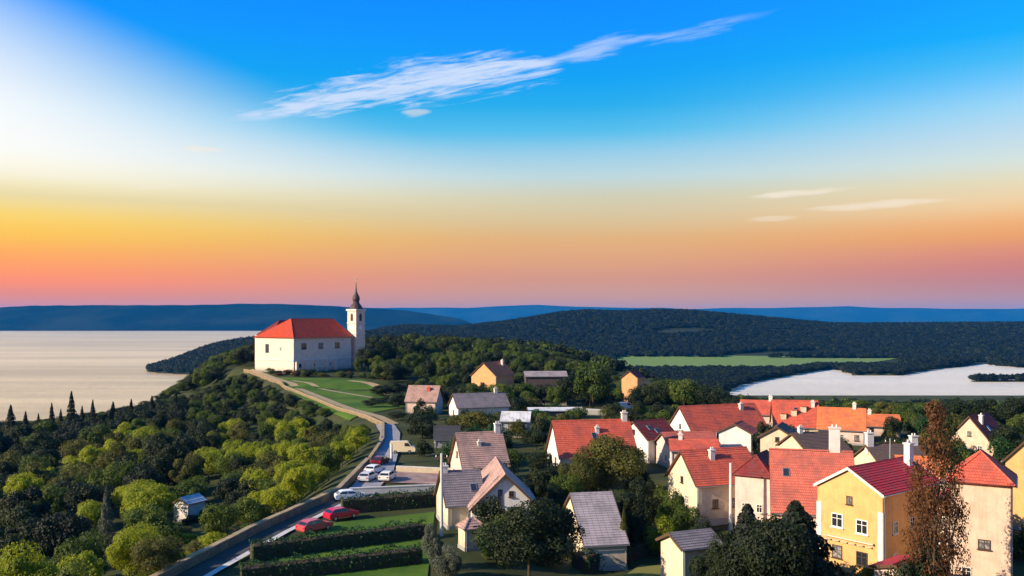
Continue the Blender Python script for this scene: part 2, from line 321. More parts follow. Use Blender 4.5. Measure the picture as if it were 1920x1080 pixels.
# ------------------------------------------------------------------ terrain
EDY = np.array([-80, 40, 60, 90, 107, 130, 158, 185, 212, 249, 312, 400, 450, 520, 640, 900])
EDX = np.array([-60, -44, -38, -34, -31, -25.5, -25.7, -27, -31, -48, -77, -120, -150, -185, -235, -330])
def xe(y): return np.interp(y, EDY, EDX)
LFU = np.array([1360, 1390, 1480, 1560, 1600, 1690, 1760, 1840, 1920, 2300])
LFY = np.array([960, 1060, 1230, 1398, 1240, 1235, 1398, 1544, 1430, 1400])
HU = np.array([-800, 300, 700, 780, 860, 950, 1050, 1100, 1170, 1230, 1290, 1400, 1480, 1560, 1650, 1800, 1920, 2300, 3500])
HV = np.array([640, 640, 611, 611, 613, 602, 585, 581, 583, 580, 581, 591, 599, 607, 607, 606, 605, 612, 620])
def height(x, y):
    x = np.asarray(x, float); y = np.asarray(y, float)
    u = U0+F*x/np.maximum(y, 30)
    d = xe(y)-x
    # plateau and its fall towards the inner basin
    z = 4.0*ss(270, 370, y)*ss(40, -60, x) - 2.5*ss(-5, 12, x)*ss(140, 105, y)
    fall = ss(200, 860, y + 0.55*np.clip(x-20, -300, 400))
    z = z - (51.5+z)*fall
    ridge = np.exp(-(np.maximum(0, np.abs(x+40+.20*(y-400))-70)/95)**2)*ss(250, 330, y)*ss(1000, 560, y)
    z = np.maximum(z, -52+(54+2*ss(330, 400, y))*ridge)
    # left of the wall: a drop, a gentle wooded slope, then the steep side down to the big lake
    dd = np.maximum(d, 0)
    drop = 5*ss(.8, 15, dd)+.105*dd+1.1*np.maximum(0, dd-105)
    z = np.where(d > 0, z-drop-.9*np.maximum(0, y-425)*ss(10, 40, dd)-.55*np.maximum(0, y-320)*ss(28, 62, dd), z)
    z = np.where(y > 620, np.where(x < -150-.1*(y-620), -100, z), z)
    # far land beyond the basin
    zh = ZC+(VH-np.interp(u, HU, HV))/F*2600-9
    hill = -57+(zh+57)*ss(1500, 2600, y)**1.2*ss(5200, 3000, y)
    far = np.where(y > 1000, 1.0, 0.0)*ss(640, 800, u)
    z = np.where(y > 1450, np.where(u > 500, hill*ss(560, 760, u)+(-90)*(1-ss(560, 760, u)), -90), z)
    # inner lake
    Yf = np.interp(u, LFU, LFY); inl = (u > 1345)*ss(895, 925, y)*ss(Yf+12, Yf-12, y)*ss(1345, 1400, u)
    z = np.where((y > 860) & (y < 1600) & (u > 1000), np.maximum(z, -52.6)*(1-inl)+(-58)*inl, z)
    spit = np.exp(-((y-1128)/22)**2)*ss(1800, 1830, u)
    z = np.where((y > 1000) & (y < 1300) & (u > 1000), np.maximum(z, -60+9*spit), z)
    # wooded cape into the big lake on the left
    ccx, ccy = -560, 1850
    cape = np.clip(1-((x+330)/455)**2-((y-1880)/260)**2, -1, 1)
    cz = np.where(cape > 0, -82+70*np.power(np.maximum(cape, 0), .75)*ss(-800, -600, x), -100)
    z = np.where((y > 1400) & (u < 900), np.maximum(z, cz), z)
    # rise under the camera
    z = z+22*ss(60, 0, y)*ss(70, 20, np.abs(x))
    z = np.where(y > 4800, -100, z)
    return np.maximum(z, -83)
def H(x, y): return float(height(x, y))
us = np.linspace(-1500, 3600, 330); rows = np.concatenate([np.linspace(-40, 60, 18)[:-1], np.geomspace(60, 5400, 250)])
UU, YY = np.meshgrid(us, rows); XX = (UU-U0)/F*(YY+70)
ZZ = height(XX, YY)
bump = (np.sin(XX*.21+1.3*np.sin(YY*.13))*np.cos(YY*.17))*.12*ss(400, 60, YY)
ZZ = ZZ+bump*ss(-80, -70, ZZ)
V = np.stack([XX, YY, ZZ], -1).reshape(-1, 3); nr, nc = XX.shape
ii = np.arange((nr-1)*nc).reshape(nr-1, nc)[:, :-1].ravel()
Q = np.stack([ii, ii+1, ii+1+nc, ii+nc], 1)
tag(link('ground', np_mesh('ground', V, Q, True), [GROUND, HILL]), kind='structure')
gm = bpy.data.objects['ground'].data
cy = V[Q[:, 0], 1]; gm.polygons.foreach_set('material_index', (cy > 1420).astype(np.int32))
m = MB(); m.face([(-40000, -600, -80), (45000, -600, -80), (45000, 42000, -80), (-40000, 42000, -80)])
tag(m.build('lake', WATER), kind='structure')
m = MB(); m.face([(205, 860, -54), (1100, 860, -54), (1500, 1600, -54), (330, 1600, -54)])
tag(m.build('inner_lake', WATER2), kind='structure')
# far shores, fading in the haze
def ridge_mesh(name, D, prof, depth, seed):
    r = np.random.default_rng(seed); us = np.linspace(prof[0][0], prof[-1][0], 260)
    pv = np.interp(us, [p[0] for p in prof], [p[1] for p in prof])
    k = np.convolve(r.normal(0, 1, 300), np.hanning(9)/4, 'same')[:260]*.8
    rowsY = [D-depth, D-depth*.55, D-depth*.25, D, D+depth]; V = []
    for j, y in enumerate(rowsY):
        top = ZC+(VH-(pv+k*(.5 if j < 3 else 1)))/F*D; f = (0, .45, .8, 1, 0)[j]
        z = -84+(top+84)*f
        V.append(np.stack([(us-U0)/F*y, np.full(260, y), z], 1))
    V = np.concatenate(V); i = np.arange(4*260).reshape(4, 260)[:, :-1].ravel()
    return tag(link(name, np_mesh(name, V, np.stack([i, i+1, i+261, i+260], 1), True), FARHILL), kind='structure')
ridge_mesh('far_hills', 8500, [(-900, 580), (-200, 578), (0, 576), (60, 573), (250, 572), (400, 571), (480, 569), (560, 571), (640, 575), (760, 582), (860, 596), (900, 612)], 1000, 3)
ridge_mesh('distant_hills', 20000, [(300, 575), (700, 577), (880, 577), (960, 573), (1010, 571), (1080, 575), (1300, 579), (1450, 577), (1590, 574), (1650, 577), (1920, 579), (2600, 577), (3400, 582)], 1500, 4)

# ------------------------------------------------------------------ haze
m = MB(); m.box(-14000, 16000, -500, 22500, -85, 345)
hz = tag(m.build('haze', None), kind='stuff')
hm = bpy.data.materials.new('haze_air'); hm.use_nodes = True; q = NT(hm.node_tree); q.n.clear()
pv = q.node('ShaderNodeVolumePrincipled'); pv.inputs['Color'].default_value = (.02, .36, 1.0, 1); pv.inputs['Density'].default_value = AIR
pv.inputs['Anisotropy'].default_value = 0.0
q.l.new(pv.outputs[0], q.node('ShaderNodeOutputMaterial').inputs['Volume']); hz.data.materials.append(hm)

# ------------------------------------------------------------------ roads, walls, lawns (sheets laid on the terrain)
def ribbon(name, pts, w, mt, lift=.06, kind='structure', step=2.0, off=0.0, parent=None):
    P_ = [Vector(p) for p in pts]; out = []
    for a, b in zip(P_, P_[1:]):
        n = max(1, int((b-a).length/step))
        out += [a.lerp(b, i/n) for i in range(n)]
    out.append(P_[-1]); k = 5; V = []
    for i, p in enumerate(out):
        d = (out[min(i+1, len(out)-1)]-out[max(i-1, 0)]).normalized(); nrm = Vector((-d.y, d.x))
        ww = w(i/(len(out)-1)) if callable(w) else w
        for j in range(k):
            q_ = p+nrm*(off+ww*(j/(k-1)-.5)); V.append((q_.x, q_.y, H(q_.x, q_.y)+lift+.12))
    i = np.arange((len(out)-1)*k).reshape(-1, k)[:, :-1].ravel()
    return tag(link(name, np_mesh(name, np.array(V), np.stack([i, i+1, i+k+1, i+k], 1), True), mt, parent), kind=kind)
edge = [(float(xe(y)), y) for y in (62, 75, 90, 107, 120, 130, 145, 158, 172, 185, 198, 212)]
ribbon('road', [(x+2.0, y) for x, y in edge], 2.7, ASPH, .05)
ribbon('pavement', [(x+3.8, y) for x, y in edge[:6]], .8, KERB, .17)
ribbon('upper_road', [(-22.5, 128), (-22.3, 150), (-24.5, 175), (-27.5, 200), (-31, 216)], 4.4, ASPHL, .09)
ribbon('plaza', [(-24, 146), (-9.5, 143)], 11, PAVE, .07)
def sheet(name, poly, mt, lift=.05):
    xs, ys = [p[0] for p in poly], [p[1] for p in poly]; n = 26; V = []
    def side(a, b, t): return a[0]+(b[0]-a[0])*t, a[1]+(b[1]-a[1])*t
    for i in range(n+1):
        for j in range(n+1):
            l = side(poly[0], poly[3], i/n); r = side(poly[1], poly[2], i/n); p = side(l, r, j/n)
            V.append((p[0], p[1], H(*p)+lift+.12))
    k = n+1; i = np.arange(n*k).reshape(n, k)[:, :-1].ravel()
    return tag(link(name, np_mesh(name, np.array(V), np.stack([i, i+1, i+k+1, i+k], 1), True), mt), kind='structure')
def g(u, v, z=0.0): D = (ZC-z)*F/(v-VH); return ((u-U0)/F*D, D)
sheet('garden_lawn', [g(470, 1100), g(800, 1100), g(815, 962), g(600, 985)], LAWN)
sheet('abbey_lawn', [g(655, 778, 1), g(760, 748, 2), (-58, 345), (-96, 352)], LAWN)
sheet('corner_lawn', [g(1130, 1110, -2.5), g(1330, 1110, -2.5), g(1300, 1062, -2.5), g(1200, 1062, -2.5)], mat('dry_lawn', lambda q, o: grass_fn(q, o, (.15, .16, .04), (.20, .18, .05), (.17, .13, .05))))
ribbon('path', [(-31, 216), (-37, 232), (-48, 252), (-62, 285), (-77, 315), (-98, 352), (-116, 385)], 2.6, PATH, .1, off=-2.2)
ribbon('lawn_path', [(-44, 292), (-62, 312), (-84, 338)], 1.8, PATH, .12)
ribbon('upper_path', [(-62, 338), (-48, 322), (-40, 300)], 3.0, PATH, .12)
# meadow at the head of the inner lake
V = []; n = 40
for i in range(n+1):
    for j in range(n+1):
        u_ = 1150+(1700-200*(1-i/n)-1150)*j/n; yy = 1372+(1760-1372)*i/n; x = X_(u_, yy); V.append((x, yy, H(x, yy)+.8))
k = n+1; i = np.arange(n*k).reshape(n, k)[:, :-1].ravel()
tag(link('meadow', np_mesh('meadow', np.array(V), np.stack([i, i+1, i+k+1, i+k], 1), True), REED), kind='structure')

def wall_run(name, pts, thick, h, mt, label, cap=None, step=2.2):
    root = empty(name, (pts[0][0], pts[0][1], H(*pts[0])), 0, label, 'wall'); ox, oy, oz = root.location
    P_ = [Vector(p) for p in pts]; out = []
    for a, b in zip(P_, P_[1:]):
        n = max(1, int((b-a).length/step)); out += [a.lerp(b, i/n) for i in range(n)]
    out.append(P_[-1]); m = MB(); c = MB(); r = random.Random(3)
    for i, (a, b) in enumerate(zip(out, out[1:])):
        d = (b-a).normalized(); nn = Vector((-d.y, d.x))*thick/2; za, zb = H(a.x, a.y), H(b.x, b.y)
        for mb, t2, lo, hi in ((m, 1.0, -1.0, h), (c, 1.22, h+.002, h+.14)):
            q0, q1, q2, q3 = a-nn*t2, b-nn*t2, b+nn*t2, a+nn*t2; j = r.uniform(-.03, .03) if mb is c else 0
            lo_ = [(q0.x-ox, q0.y-oy, za+lo-oz), (q1.x-ox, q1.y-oy, zb+lo-oz), (q2.x-ox, q2.y-oy, zb+lo-oz), (q3.x-ox, q3.y-oy, za+lo-oz)]
            hi_ = [(p[0], p[1], p[2]+hi-lo+j) for p in lo_]
            mb.face(hi_); mb.face(lo_[::-1])
            for e in range(4): f = (e+1) % 4; mb.face([lo_[e], lo_[f], hi_[f], hi_[e]])
    m.build('wall_body', mt, root); c.build('coping', cap or mt, root); return root
wall_run('stone_wall', edge[:8], .6, 1.05, STONE, 'long tan stone retaining wall running along the road beside the wooded slope', PATH)
wall_run('low_wall', [(-25.7, 160), (-27, 185), (-31, 213), (-38, 230), (-49, 250), (-62, 281), (-78, 313), (-100, 355), (-118, 390)], .5, .9, STONE, 'low tan parapet wall along the path climbing to the abbey', PATH)
wall_run('garden_wall', [(-19.5, 149.5), (-10, 147)], .4, 1.0, P['cream'], 'pale low wall at the back of the brick paved plaza', KERB)
wall_run('boundary_wall', [(18.5, 247), (30, 243)], .4, 1.5, P['grey'], 'pale grey wall in front of the dark trees beside the parked white van', KERB)
wall_run('terrace_wall', [(-24, 131), (-10.5, 134)], .45, .8, KERB, 'pale terrace wall between the paved plaza and the dark hedge', KERB)

# ------------------------------------------------------------------ houses
def slope(m, A, B, C2, D2, th=.14, n=None, jit=.012, seed=0):
    """tiled slope: A,B eave corners, C2,D2 ridge corners (C2 above B, D2 above A); stepped courses over a slab"""
    A, B, C2, D2 = map(Vector, (A, B, C2, D2)); N = (B-A).cross(((C2+D2)/2-(A+B)/2)).normalized()
    if N.z < 0: N = -N
    r = random.Random(seed); ln = ((C2+D2)/2-(A+B)/2).length; n = n or max(4, int(ln/.36)); wid = (B-A).length
    pts = [A, B, C2, D2] if (C2-D2).length > .01 else [A, B, C2]
    topf = [p-N*.006 for p in pts]; bot = [p-N*th for p in pts]
    m.face(topf, [(0, 0)]*len(pts)); m.face(bot[::-1], [(0, 0)]*len(pts))
    for i in range(len(pts)):
        j = (i+1) % len(pts); m.face([bot[i], bot[j], topf[j], topf[i]], [(0, 0)]*4)
    dirx = (B-A).normalized()
    for i in range(n):
        t0, t1 = i/n, min(1, (i+1.06)/n); h = .055+r.uniform(-jit, jit)
        a, b = A.lerp(D2, t0), B.lerp(C2, t0); c, d = B.lerp(C2, t1), A.lerp(D2, t1)
        u = lambda p: (p-A).dot(dirx)
        m.face([a+N*h, b+N*h, c+N*.008, d+N*.008], [(u(a), t0*ln), (u(b), t0*ln), (u(c), t1*ln), (u(d), t1*ln)])
        m.face([a, b, b+N*h, a+N*h], [(u(a), t0*ln), (u(b), t0*ln), (u(b), t0*ln+.02), (u(a), t0*ln+.02)])
def roof_part(l, w, ze, zr, hip, mt, parent, over=.35, seed=0, cap=True, name='roof', capmat=None, y0=0, x0=0):
    m = MB(); pitch = (zr-ze)/(w/2); ov = over; le = l/2+(0 if 0 else ov); ye = w/2+ov; zo = ze-ov*pitch+.12; zt = zr+.12
    ra = -l/2+hip[0] if hip[0] else -le; rb = l/2-hip[1] if hip[1] else le
    T_ = lambda p: (p[0]+x0, p[1]+y0, p[2])
    slope(m, T_((-le, -ye, zo)), T_((le, -ye, zo)), T_((rb, 0, zt)), T_((ra, 0, zt)), seed=seed)
    slope(m, T_((le, ye, zo)), T_((-le, ye, zo)), T_((ra, 0, zt)), T_((rb, 0, zt)), seed=seed+1)
    if hip[0]: slope(m, T_((-le, ye, zo)), T_((-le, -ye, zo)), T_((ra, 0, zt)), T_((ra, 0, zt)), seed=seed+2)
    if hip[1]: slope(m, T_((le, -ye, zo)), T_((le, ye, zo)), T_((rb, 0, zt)), T_((rb, 0, zt)), seed=seed+3)
    o = m.build(name, mt, parent)
    if cap:
        c = MB(); x = ra; i = 0
        while x < rb-.05:
            x2 = min(x+.42, rb); s = .13+.015*(i % 2)
            c.face([T_((x, -s, zt-.02)), T_((x2, -s, zt-.02)), T_((x2, 0, zt+.13)), T_((x, 0, zt+.13))]); c.face([T_((x, 0, zt+.13)), T_((x2, 0, zt+.13)), T_((x2, s, zt-.02)), T_((x, s, zt-.02))])
            x = x2; i += 1
        for hx, xx in ((hip[0], ra), (hip[1], rb)):
            if hx:
                sg = -1 if xx == ra else 1
                for sy in (-1, 1):
                    c.tube(T_((sg*le, sy*ye, zo+.03)), T_((xx, 0, zt+.03)), .12, .12, 5)
        if c.f: c.build('ridge_cap', capmat or mt, o)
    return o
WN = 0
CURTAIN = mat('curtained_glass', lambda q, o: principled(q, o, q.mix(q.mr(q.noise(objco(q), 3.0, 3), .4, .6), (.10, .10, .11), (.30, .28, .25)), .12, .7))
def window(parent, M, w=.9, h=1.25, frame=FRAME, sill=True, bars=True, name='window'):
    """M maps local (x right, z up, -y outwards) on the wall plane to house space"""
    m = MB(); b = .09
    for (x0, x1, z0, z1) in ((-w/2, w/2, -h/2, -h/2+b), (-w/2, w/2, h/2-b, h/2), (-w/2, -w/2+b, -h/2+b, h/2-b), (w/2-b, w/2, -h/2+b, h/2-b)):
        m.box(x0, x1, -.07, .01, z0, z1, M=M)
    if bars: m.box(-.03, .03, -.055, .0, -h/2+b, h/2-b, M=M); m.box(-w/2+b, -.03, -.05, 0, h*.12, h*.12+.05, M=M); m.box(.03, w/2-b, -.05, 0, h*.12, h*.12+.05, M=M)
    f = m.build(name, frame, parent)
    global WN
    WN += 1
    p = MB(); p.face([tuple(M @ Vector(q)) for q in ((-w/2+b, -.02, -h/2+b), (w/2-b, -.02, -h/2+b), (w/2-b, -.02, h/2-b), (-w/2+b, -.02, h/2-b))]); p.build('pane', CURTAIN if WN*7 % 5 < 2 else GLASS, f)
    if sill: s = MB(); s.box(-w/2-.1, w/2+.1, -.18, .0, -h/2-.09, -h/2-.003, M=M); s.build('sill', frame, f)
    return f
FOOT = []                                             # footprints for keeping trees off the houses
def house(name, label, u, D, rot, w, l, ve, vr, wall, roof, hip=(0, 0), win=(), chim=(), xy=None, cat='house', group=None, over=.35, zdeep=1.5, wcol=None, door=None, zr=None, ze=None, verge=None, gutter=True, chm=None):
    x, y = xy or (X_(u, D), D); a = R(rot)
    zb = H(x, y); zr = Z_(vr, D)-zb if zr is None else zr
    ze = Z_(ve, D-abs(math.cos(a))*w/2-abs(math.sin(a))*l/2*.8)-zb if ze is None else ze
    ze = max(min(ze, zr-.5), 1.9)
    root = empty(name, (x, y, zb), a, label, cat, group)
    FOOT.append((x, y, a, l/2, w/2))
    m = MB(); X0, X1, Y0, Y1, zd = -l/2, l/2, -w/2, w/2, -zdeep
    m.face([(X0, Y0, zd), (X1, Y0, zd), (X1, Y0, ze), (X0, Y0, ze)]); m.face([(X1, Y1, zd), (X0, Y1, zd), (X0, Y1, ze), (X1, Y1, ze)])
    for xx, hp in ((X0, hip[0]), (X1, hip[1])):
        p = [(xx, Y1, zd), (xx, Y0, zd), (xx, Y0, ze), (xx, Y1, ze)]
        if not hp: p = p[:3]+[(xx, 0, zr-.03), (xx, Y1, ze)]
        m.face(p if xx == X0 else p[::-1])
    m.face([(X0, Y0, zd), (X0, Y1, zd), (X1, Y1, zd), (X1, Y0, zd)])
    m.build('wall', P[wall] if isinstance(wall, str) else wall, root)
    b = MB()
    b.box(X0-.06, X1+.06, Y0-.06, Y1+.06, zd, .45); b.build('plinth', P['grey'], root)
    rf = roof_part(l, w, ze, zr, hip, T[roof], root, over, seed=int(u) % 97)
    if gutter:
        pitch = (zr-ze)/(w/2)
        for s in (-1, 1):
            gz = ze-over*pitch+.05; gb = MB(); gb.box(X0-over, X1+over, min(s*(w/2+over+.02), s*(w/2+over+.15)), max(s*(w/2+over+.02), s*(w/2+over+.15)), gz-.06, gz+.05); gb.build('gutter', METAL, root)
    for s, hp in ((-1, hip[0]), (1, hip[1])):
        if hp: continue
        v_ = MB(); xx = s*(l/2+over+.03); pitch = (zr-ze)/(w/2); zo = ze-over*pitch
        for sy in (-1, 1):
            p0, p1 = (sy*(w/2+over), zo), (0, zr)
            v_.face([(xx, p0[0], p0[1]-.12), (xx, p1[0], p1[1]-.12), (xx, p1[0], p1[1]+.2), (xx, p0[0], p0[1]+.2)])
            v_.face([(xx-s*.05, p0[0], p0[1]-.12), (xx, p0[0], p0[1]-.12), (xx, p1[0], p1[1]-.12), (xx-s*.05, p1[0], p1[1]-.12)])
        v_.build('bargeboard', verge or WOOD, root)
    for wd in win:                                     # (wall, offset along, z centre, w, h)
        wl, off, z, ww, hh = wd[:5]; fr = wd[5] if len(wd) > 5 else (wcol or FRAME)
        if wl == 'A': M = Matrix.Translation((X0, -off, z)) @ Matrix.Rotation(R(-90), 4, 'Z')
        elif wl == 'B': M = Matrix.Translation((X1, off, z)) @ Matrix.Rotation(R(90), 4, 'Z')
        else: M = Matrix.Translation((off, Y0, z))
        window(root, M, ww, hh, fr)
    if gutter:
        for sx_ in (-1, 1):
            dp = MB(); dp.tube((sx_*(l/2-.15), Y0-.09, 0), (sx_*(l/2-.15), Y0-.09, ze-.25), .055, .055, 6); dp.tube((sx_*(l/2-.15), Y0-.09, ze-.25), (sx_*(l/2-.15), Y0-over-.08, ze-over*(zr-ze)/(w/2)+.03), .055, .055, 6); dp.build('downpipe', METAL, root)
    q5 = random.Random(int(u*7+D)); have = {wd[0] for wd in win}
    if name not in ('abbey', 'white_hut', 'gate_house', 'grey_roof_barn', 'dark_barn', 'long_shed'):
        if 'F' not in have and ze > 2.3:
            n_ = max(1, int(l/2.8))
            for i in range(n_):
                for zc_ in ([1.6] if ze < 4.6 else [1.6, 4.2]):
                    if zc_+.8 < ze: window(root, Matrix.Translation((-l/2+(i+.5)*l/n_, Y0, zc_)), .9, 1.2, q5.choice([FRAME, FRAMED]))
        if 'A' not in have and not hip[0]:
            for off in (-w*.22, w*.22):
                for zc_ in ([1.6] if ze < 4.6 else [1.6, 4.2]):
                    if zc_+.8 < ze+.6: window(root, Matrix.Translation((X0, -off, zc_)) @ Matrix.Rotation(R(-90), 4, 'Z'), .9, 1.2, q5.choice([FRAME, FRAMED]))
            if zr-ze > 2.4: window(root, Matrix.Translation((X0, 0, ze+(zr-ze)*.35)) @ Matrix.Rotation(R(-90), 4, 'Z'), .7, .9, FRAMED)
        if zr-ze > 2.6 and not hip[0] and D < 200:
            sl_ = math.atan2(zr-ze, w/2)
            for k_ in range(q5.choice([0, 1, 1, 2])):
                xx = q5.uniform(-l*.33, l*.33); tt = q5.uniform(.35, .62)
                M = Matrix.Translation((xx, Y0*(1-tt), ze+(zr-ze)*tt+.2)) @ Matrix.Rotation(sl_, 4, 'X'); rw = MB(); rw.box(-.42, .42, -.6, .6, -.08, .07, M=M); ro = rw.build('roof_window', METAL, rf)
                rw = MB(); rw.box(-.34, .34, -.52, .52, .071, .08, M=M); rw.build('pane', GLASS, ro)
    if door:
        wl, off = door
        M = Matrix.Translation((X0, -off, 1.05)) @ Matrix.Rotation(R(-90), 4, 'Z') if wl == 'A' else Matrix.Translation((off, Y0, 1.05))
        d = MB(); d.box(-.5, .5, -.08, -.01, -1.05, 1.05, M=M); dd = d.build('door', WOOD, root)
        d = MB(); d.box(.33, .4, -.14, -.081, -.1, .05, M=M); d.build('handle', METAL, dd)
    for (cx, cy, cs, ch) in chim:
        zz = zr-abs(cy)*(zr-ze)/(w/2); c = MB(); c.box(cx-cs/2, cx+cs/2, cy-cs*.38, cy+cs*.38, zz-1.2, zz+ch); c.box(cx-cs/2-.1, cx+cs/2+.1, cy-cs*.38-.1, cy+cs*.38+.1, zz+ch+.003, zz+ch+.16)
        for k in (-.2, .2): c.lathe([(.11, zz+ch+.16), (.1, zz+ch+.5), (0.0, zz+ch+.5)], 8, cx+k*cs, cy)
        c.build('chimney', chm or BRICKCH, rf)
    return root
# foreground, right
yh = house('yellow_house', 'tall yellow house with pointed gable and crimson side roof', 1648, 98.7, 38, 7.6, 12, 925, 868, 'yellow', 'crimson', xy=(40.9, 98.7), zr=None, ze=None, verge=FRAME, over=.3,
      win=[('A', -1.4, 6.6, 1.35, 1.5, WHITE), ('A', 1.5, 6.4, 1.35, 1.5, WHITE), ('A', -1.4, 3.2, 1.2, 1.4, FRAMED), ('A', 1.5, 3.0, 1.3, 1.5, FRAMED), ('A', .05, 9.0, .7, .9, FRAMED), ('F', -3.5, 6.4, 1.0, 1.3), ('F', 0, 6.4, 1.0, 1.3), ('F', -3.5, 3, 1.0, 1.3)], chim=[(4.6, -1.0, .9, 2.4)], door=('A', -2.9))
# corner strips and a ledge under the upper windows of the yellow gable
zt = 8.3
for sg_ in (-1, 1):
    m = MB(); m.box(-6.06, -5.55, sg_*3.86-.04, sg_*3.86+.02*sg_+.03, .5, zt); m.box(-6.06, -6.003, min(sg_*3.3, sg_*3.815), max(sg_*3.3, sg_*3.815), .5, zt)
    m.build('corner_strip', P['white'], yh)
m = MB(); m.box(-6.35, -6.003, -2.9, 2.9, 4.75, 4.9)
for i in range(6): m.box(-6.3, -6.003, -2.7+i*.95, -2.0+i*.95, 4.4-.0, 4.47)
m.build('ledge', P['cream'], yh)
house('salmon_roof_house', 'house with a broad salmon roof and white chimney left of the yellow gable', 1520, 113, -14, 9.5, 9.5, 962, 846, 'peach', 'salmon', win=[('F', -2.5, 2.2, 1, 1.3), ('F', 1.2, 2.2, 1, 1.3)], chim=[(2.9, .3, 1.25, 3.4)], chm=P['white'])
house('red_roof_house', 'cream house with a bright red roof and cream left gable above the bright green bush', 1338, 123, 18, 8.2, 9.8, 908, 843, 'cream', 'red', win=[('A', -1.6, 2.6, .9, 1.2), ('A', 1.3, 2.6, .9, 1.2), ('A', 0, 5.1, .7, .9, FRAMED), ('F', -2.2, 2.4, .9, 1.2, FRAMED), ('F', 0.4, 2.4, .9, 1.2, FRAMED)], chim=[(-1.0, -1.2, .7, 1.2)], door=('F', 2.8))
house('white_wing_house', 'small pinkish white house wing with a shade-toned crimson hipped roof beside the slim white pole', 1424, 117.5, 58, 4.6, 6.2, 892, 852, 'pink', 'maroon', hip=(1.6, 0), win=[('A', 0.9, 3.2, .8, 1.1), ('A', -1.0, 3.2, .8, 1.1)])  # maroon tiles put the shade of this crimson roof into its colour
house('tower_house', 'tall cream house with a bright red pyramid roof at the right edge', 1860, 88.9, 60, 5.2, 6.2, 905, 850, 'peach', 'red', hip=(2.6, 2.6), xy=(47.4, 89.4), win=[('A', .35, 6.4, 1.1, .95, FRAMED), ('A', -1.2, 3.4, .9, 1.2), ('F', 0, 6.2, .8, 1.2), ('F', 0, 3.0, .8, 1.2)], door=('A', 1.4), over=.45)
house('porch_house', 'small white house with a red roof tucked left of the tall cream house', 1800, 95, 60, 4, 4, 942, 915, 'white', 'red', win=[('A', 0, 2.2, .8, 1)])
house('low_roof_house', 'low outbuilding with a red roof at the bottom between yellow and cream houses', 1702, 83, 40, 4, 5, 1078, 1052, 'pink', 'crimson')
house('ochre_house', 'ochre yellow gabled house behind the red pyramid roof at the right edge', 1968, 118, 52, 9, 9, 872, 790, 'yellow', 'brown', win=[('A', 0, 6, .9, 1.1)])
house('maroon_roof_house', 'house with a dark maroon roof behind the reddish brown tree', 1835, 170, 42, 8.5, 9, 834, 778, 'peach', 'maroon', chim=[(-2, -1.2, .8, 1.5)], win=[('F', 0, 2, .9, 1.2)])
house('dark_ridge_house', 'house with dark brown roof and a white chimney at each ridge end', 1672, 136, 8, 8, 8, 872, 835, 'cream', 'brown', chim=[(-3.7, 0, 1.05, 1.9), (3.6, 0, 1.05, 1.3)], chm=P['white'])
house('dormer_house', 'house with a red roof pierced by small pale dormers above the cream gable', 1490, 190, -12, 9, 9, 800, 752, 'cream', 'red', chim=[(3.6, -1, .7, 1.0)], win=[('F', -2, 2.5, 1, 1.2), ('F', 2, 2.5, 1, 1.2)])
rt = [o for o in bpy.data.objects if o.name.startswith('dormer_house')][0]
for k, (dx_, dz_) in enumerate(((-2.6, 1.2), (-.4, .7), (1.6, 1.5))):
    m = MB(); zr_ = Z_(752, 190)-rt.location.z; yy = -4.5*(1-(.35+.15*k)); zz = zr_-abs(yy)*((zr_-(Z_(800, 185)-rt.location.z))/4.5)
    m.box(dx_-.55, dx_+.55, yy-.6, yy+.5, zz-.6, zz+.75); m.build('dormer', P['cream'], rt)
    m = MB(); m.box(dx_-.7, dx_+.7, yy-.75, yy+.55, zz+.753, zz+.86); m.build('dormer_roof', T['red'], rt)
house('orange_roof_house', 'house with a low orange roof between the dormered roof and the white chimney', 1578, 186, -22, 8, 9, 806, 766, 'pink', 'orange', chim=[(2.5, 0, .7, 1.0)])
house('cream_gable_house', 'small cream gabled house with dark windows in the middle of the red roofs', 1462, 160, 66, 5.8, 7, 820, 797, 'cream', 'brown', win=[('A', -.9, 2.4, .8, 1.1, FRAMED), ('A', 1.0, 2.4, .8, 1.1, FRAMED), ('A', 0, 4.6, .7, .8, FRAMED)])
house('long_red_house', 'long house with a bright red roof and a white wall showing at its left end', 1345, 184, 22, 12, 18, 824, 760, 'white', 'red', win=[('F', -4, 2.6, 1, 1.2), ('F', 0, 2.6, 1, 1.2)], chim=[(5.2, -1, .8, 1.1)])
house('strip_roof_house', 'low house with a salmon roof between the shaded crimson roof and the white gable', 1288, 157, 12, 6.5, 9, 836, 811, 'pink', 'salmon', win=[('F', -2, 1.6, .9, 1), ('F', 1.5, 1.6, .9, 1)])
house('brown_roof_house', 'house with a weathered brown roof just left of the tall white chimney', 1524, 150, 18, 8, 8, 846, 812, 'peach', 'brown', win=[('F', -2, 1.8, .9, 1.1), ('F', 1.2, 1.8, .9, 1.1)], chim=[(-2.5, 0, .7, 1.0)])
house('far_red_house', 'small house with a red roof rising behind the long bright red roof', 1428, 205, -20, 8, 9, 778, 752, 'pink', 'red', chim=[(2, 0, .8, 1)])
house('small_red_house', 'small house with a red roof directly behind the red roof house', 1300, 139, -8, 6, 7, 846, 826, 'pink', 'red', chim=[(-2, 0, .6, .9)])
house('right_orange_house', 'small house with an orange roof between the crimson roof and the reddish tree', 1728, 118, -18, 6.5, 6, 896, 858, 'peach', 'orange')
house('far_orange_house', 'small house with an orange roof right of the larger orange roof', 1648, 200, -15, 7, 8, 800, 778, 'pink', 'orange', chim=[(-2, 0, .7, .9)])
house('white_gable_house', 'small white gabled house standing in front of the long red roof', 1384, 163, 62, 5.8, 5, 812, 793, 'white', 'red', win=[('A', 0, 2.2, .8, 1, FRAMED)])
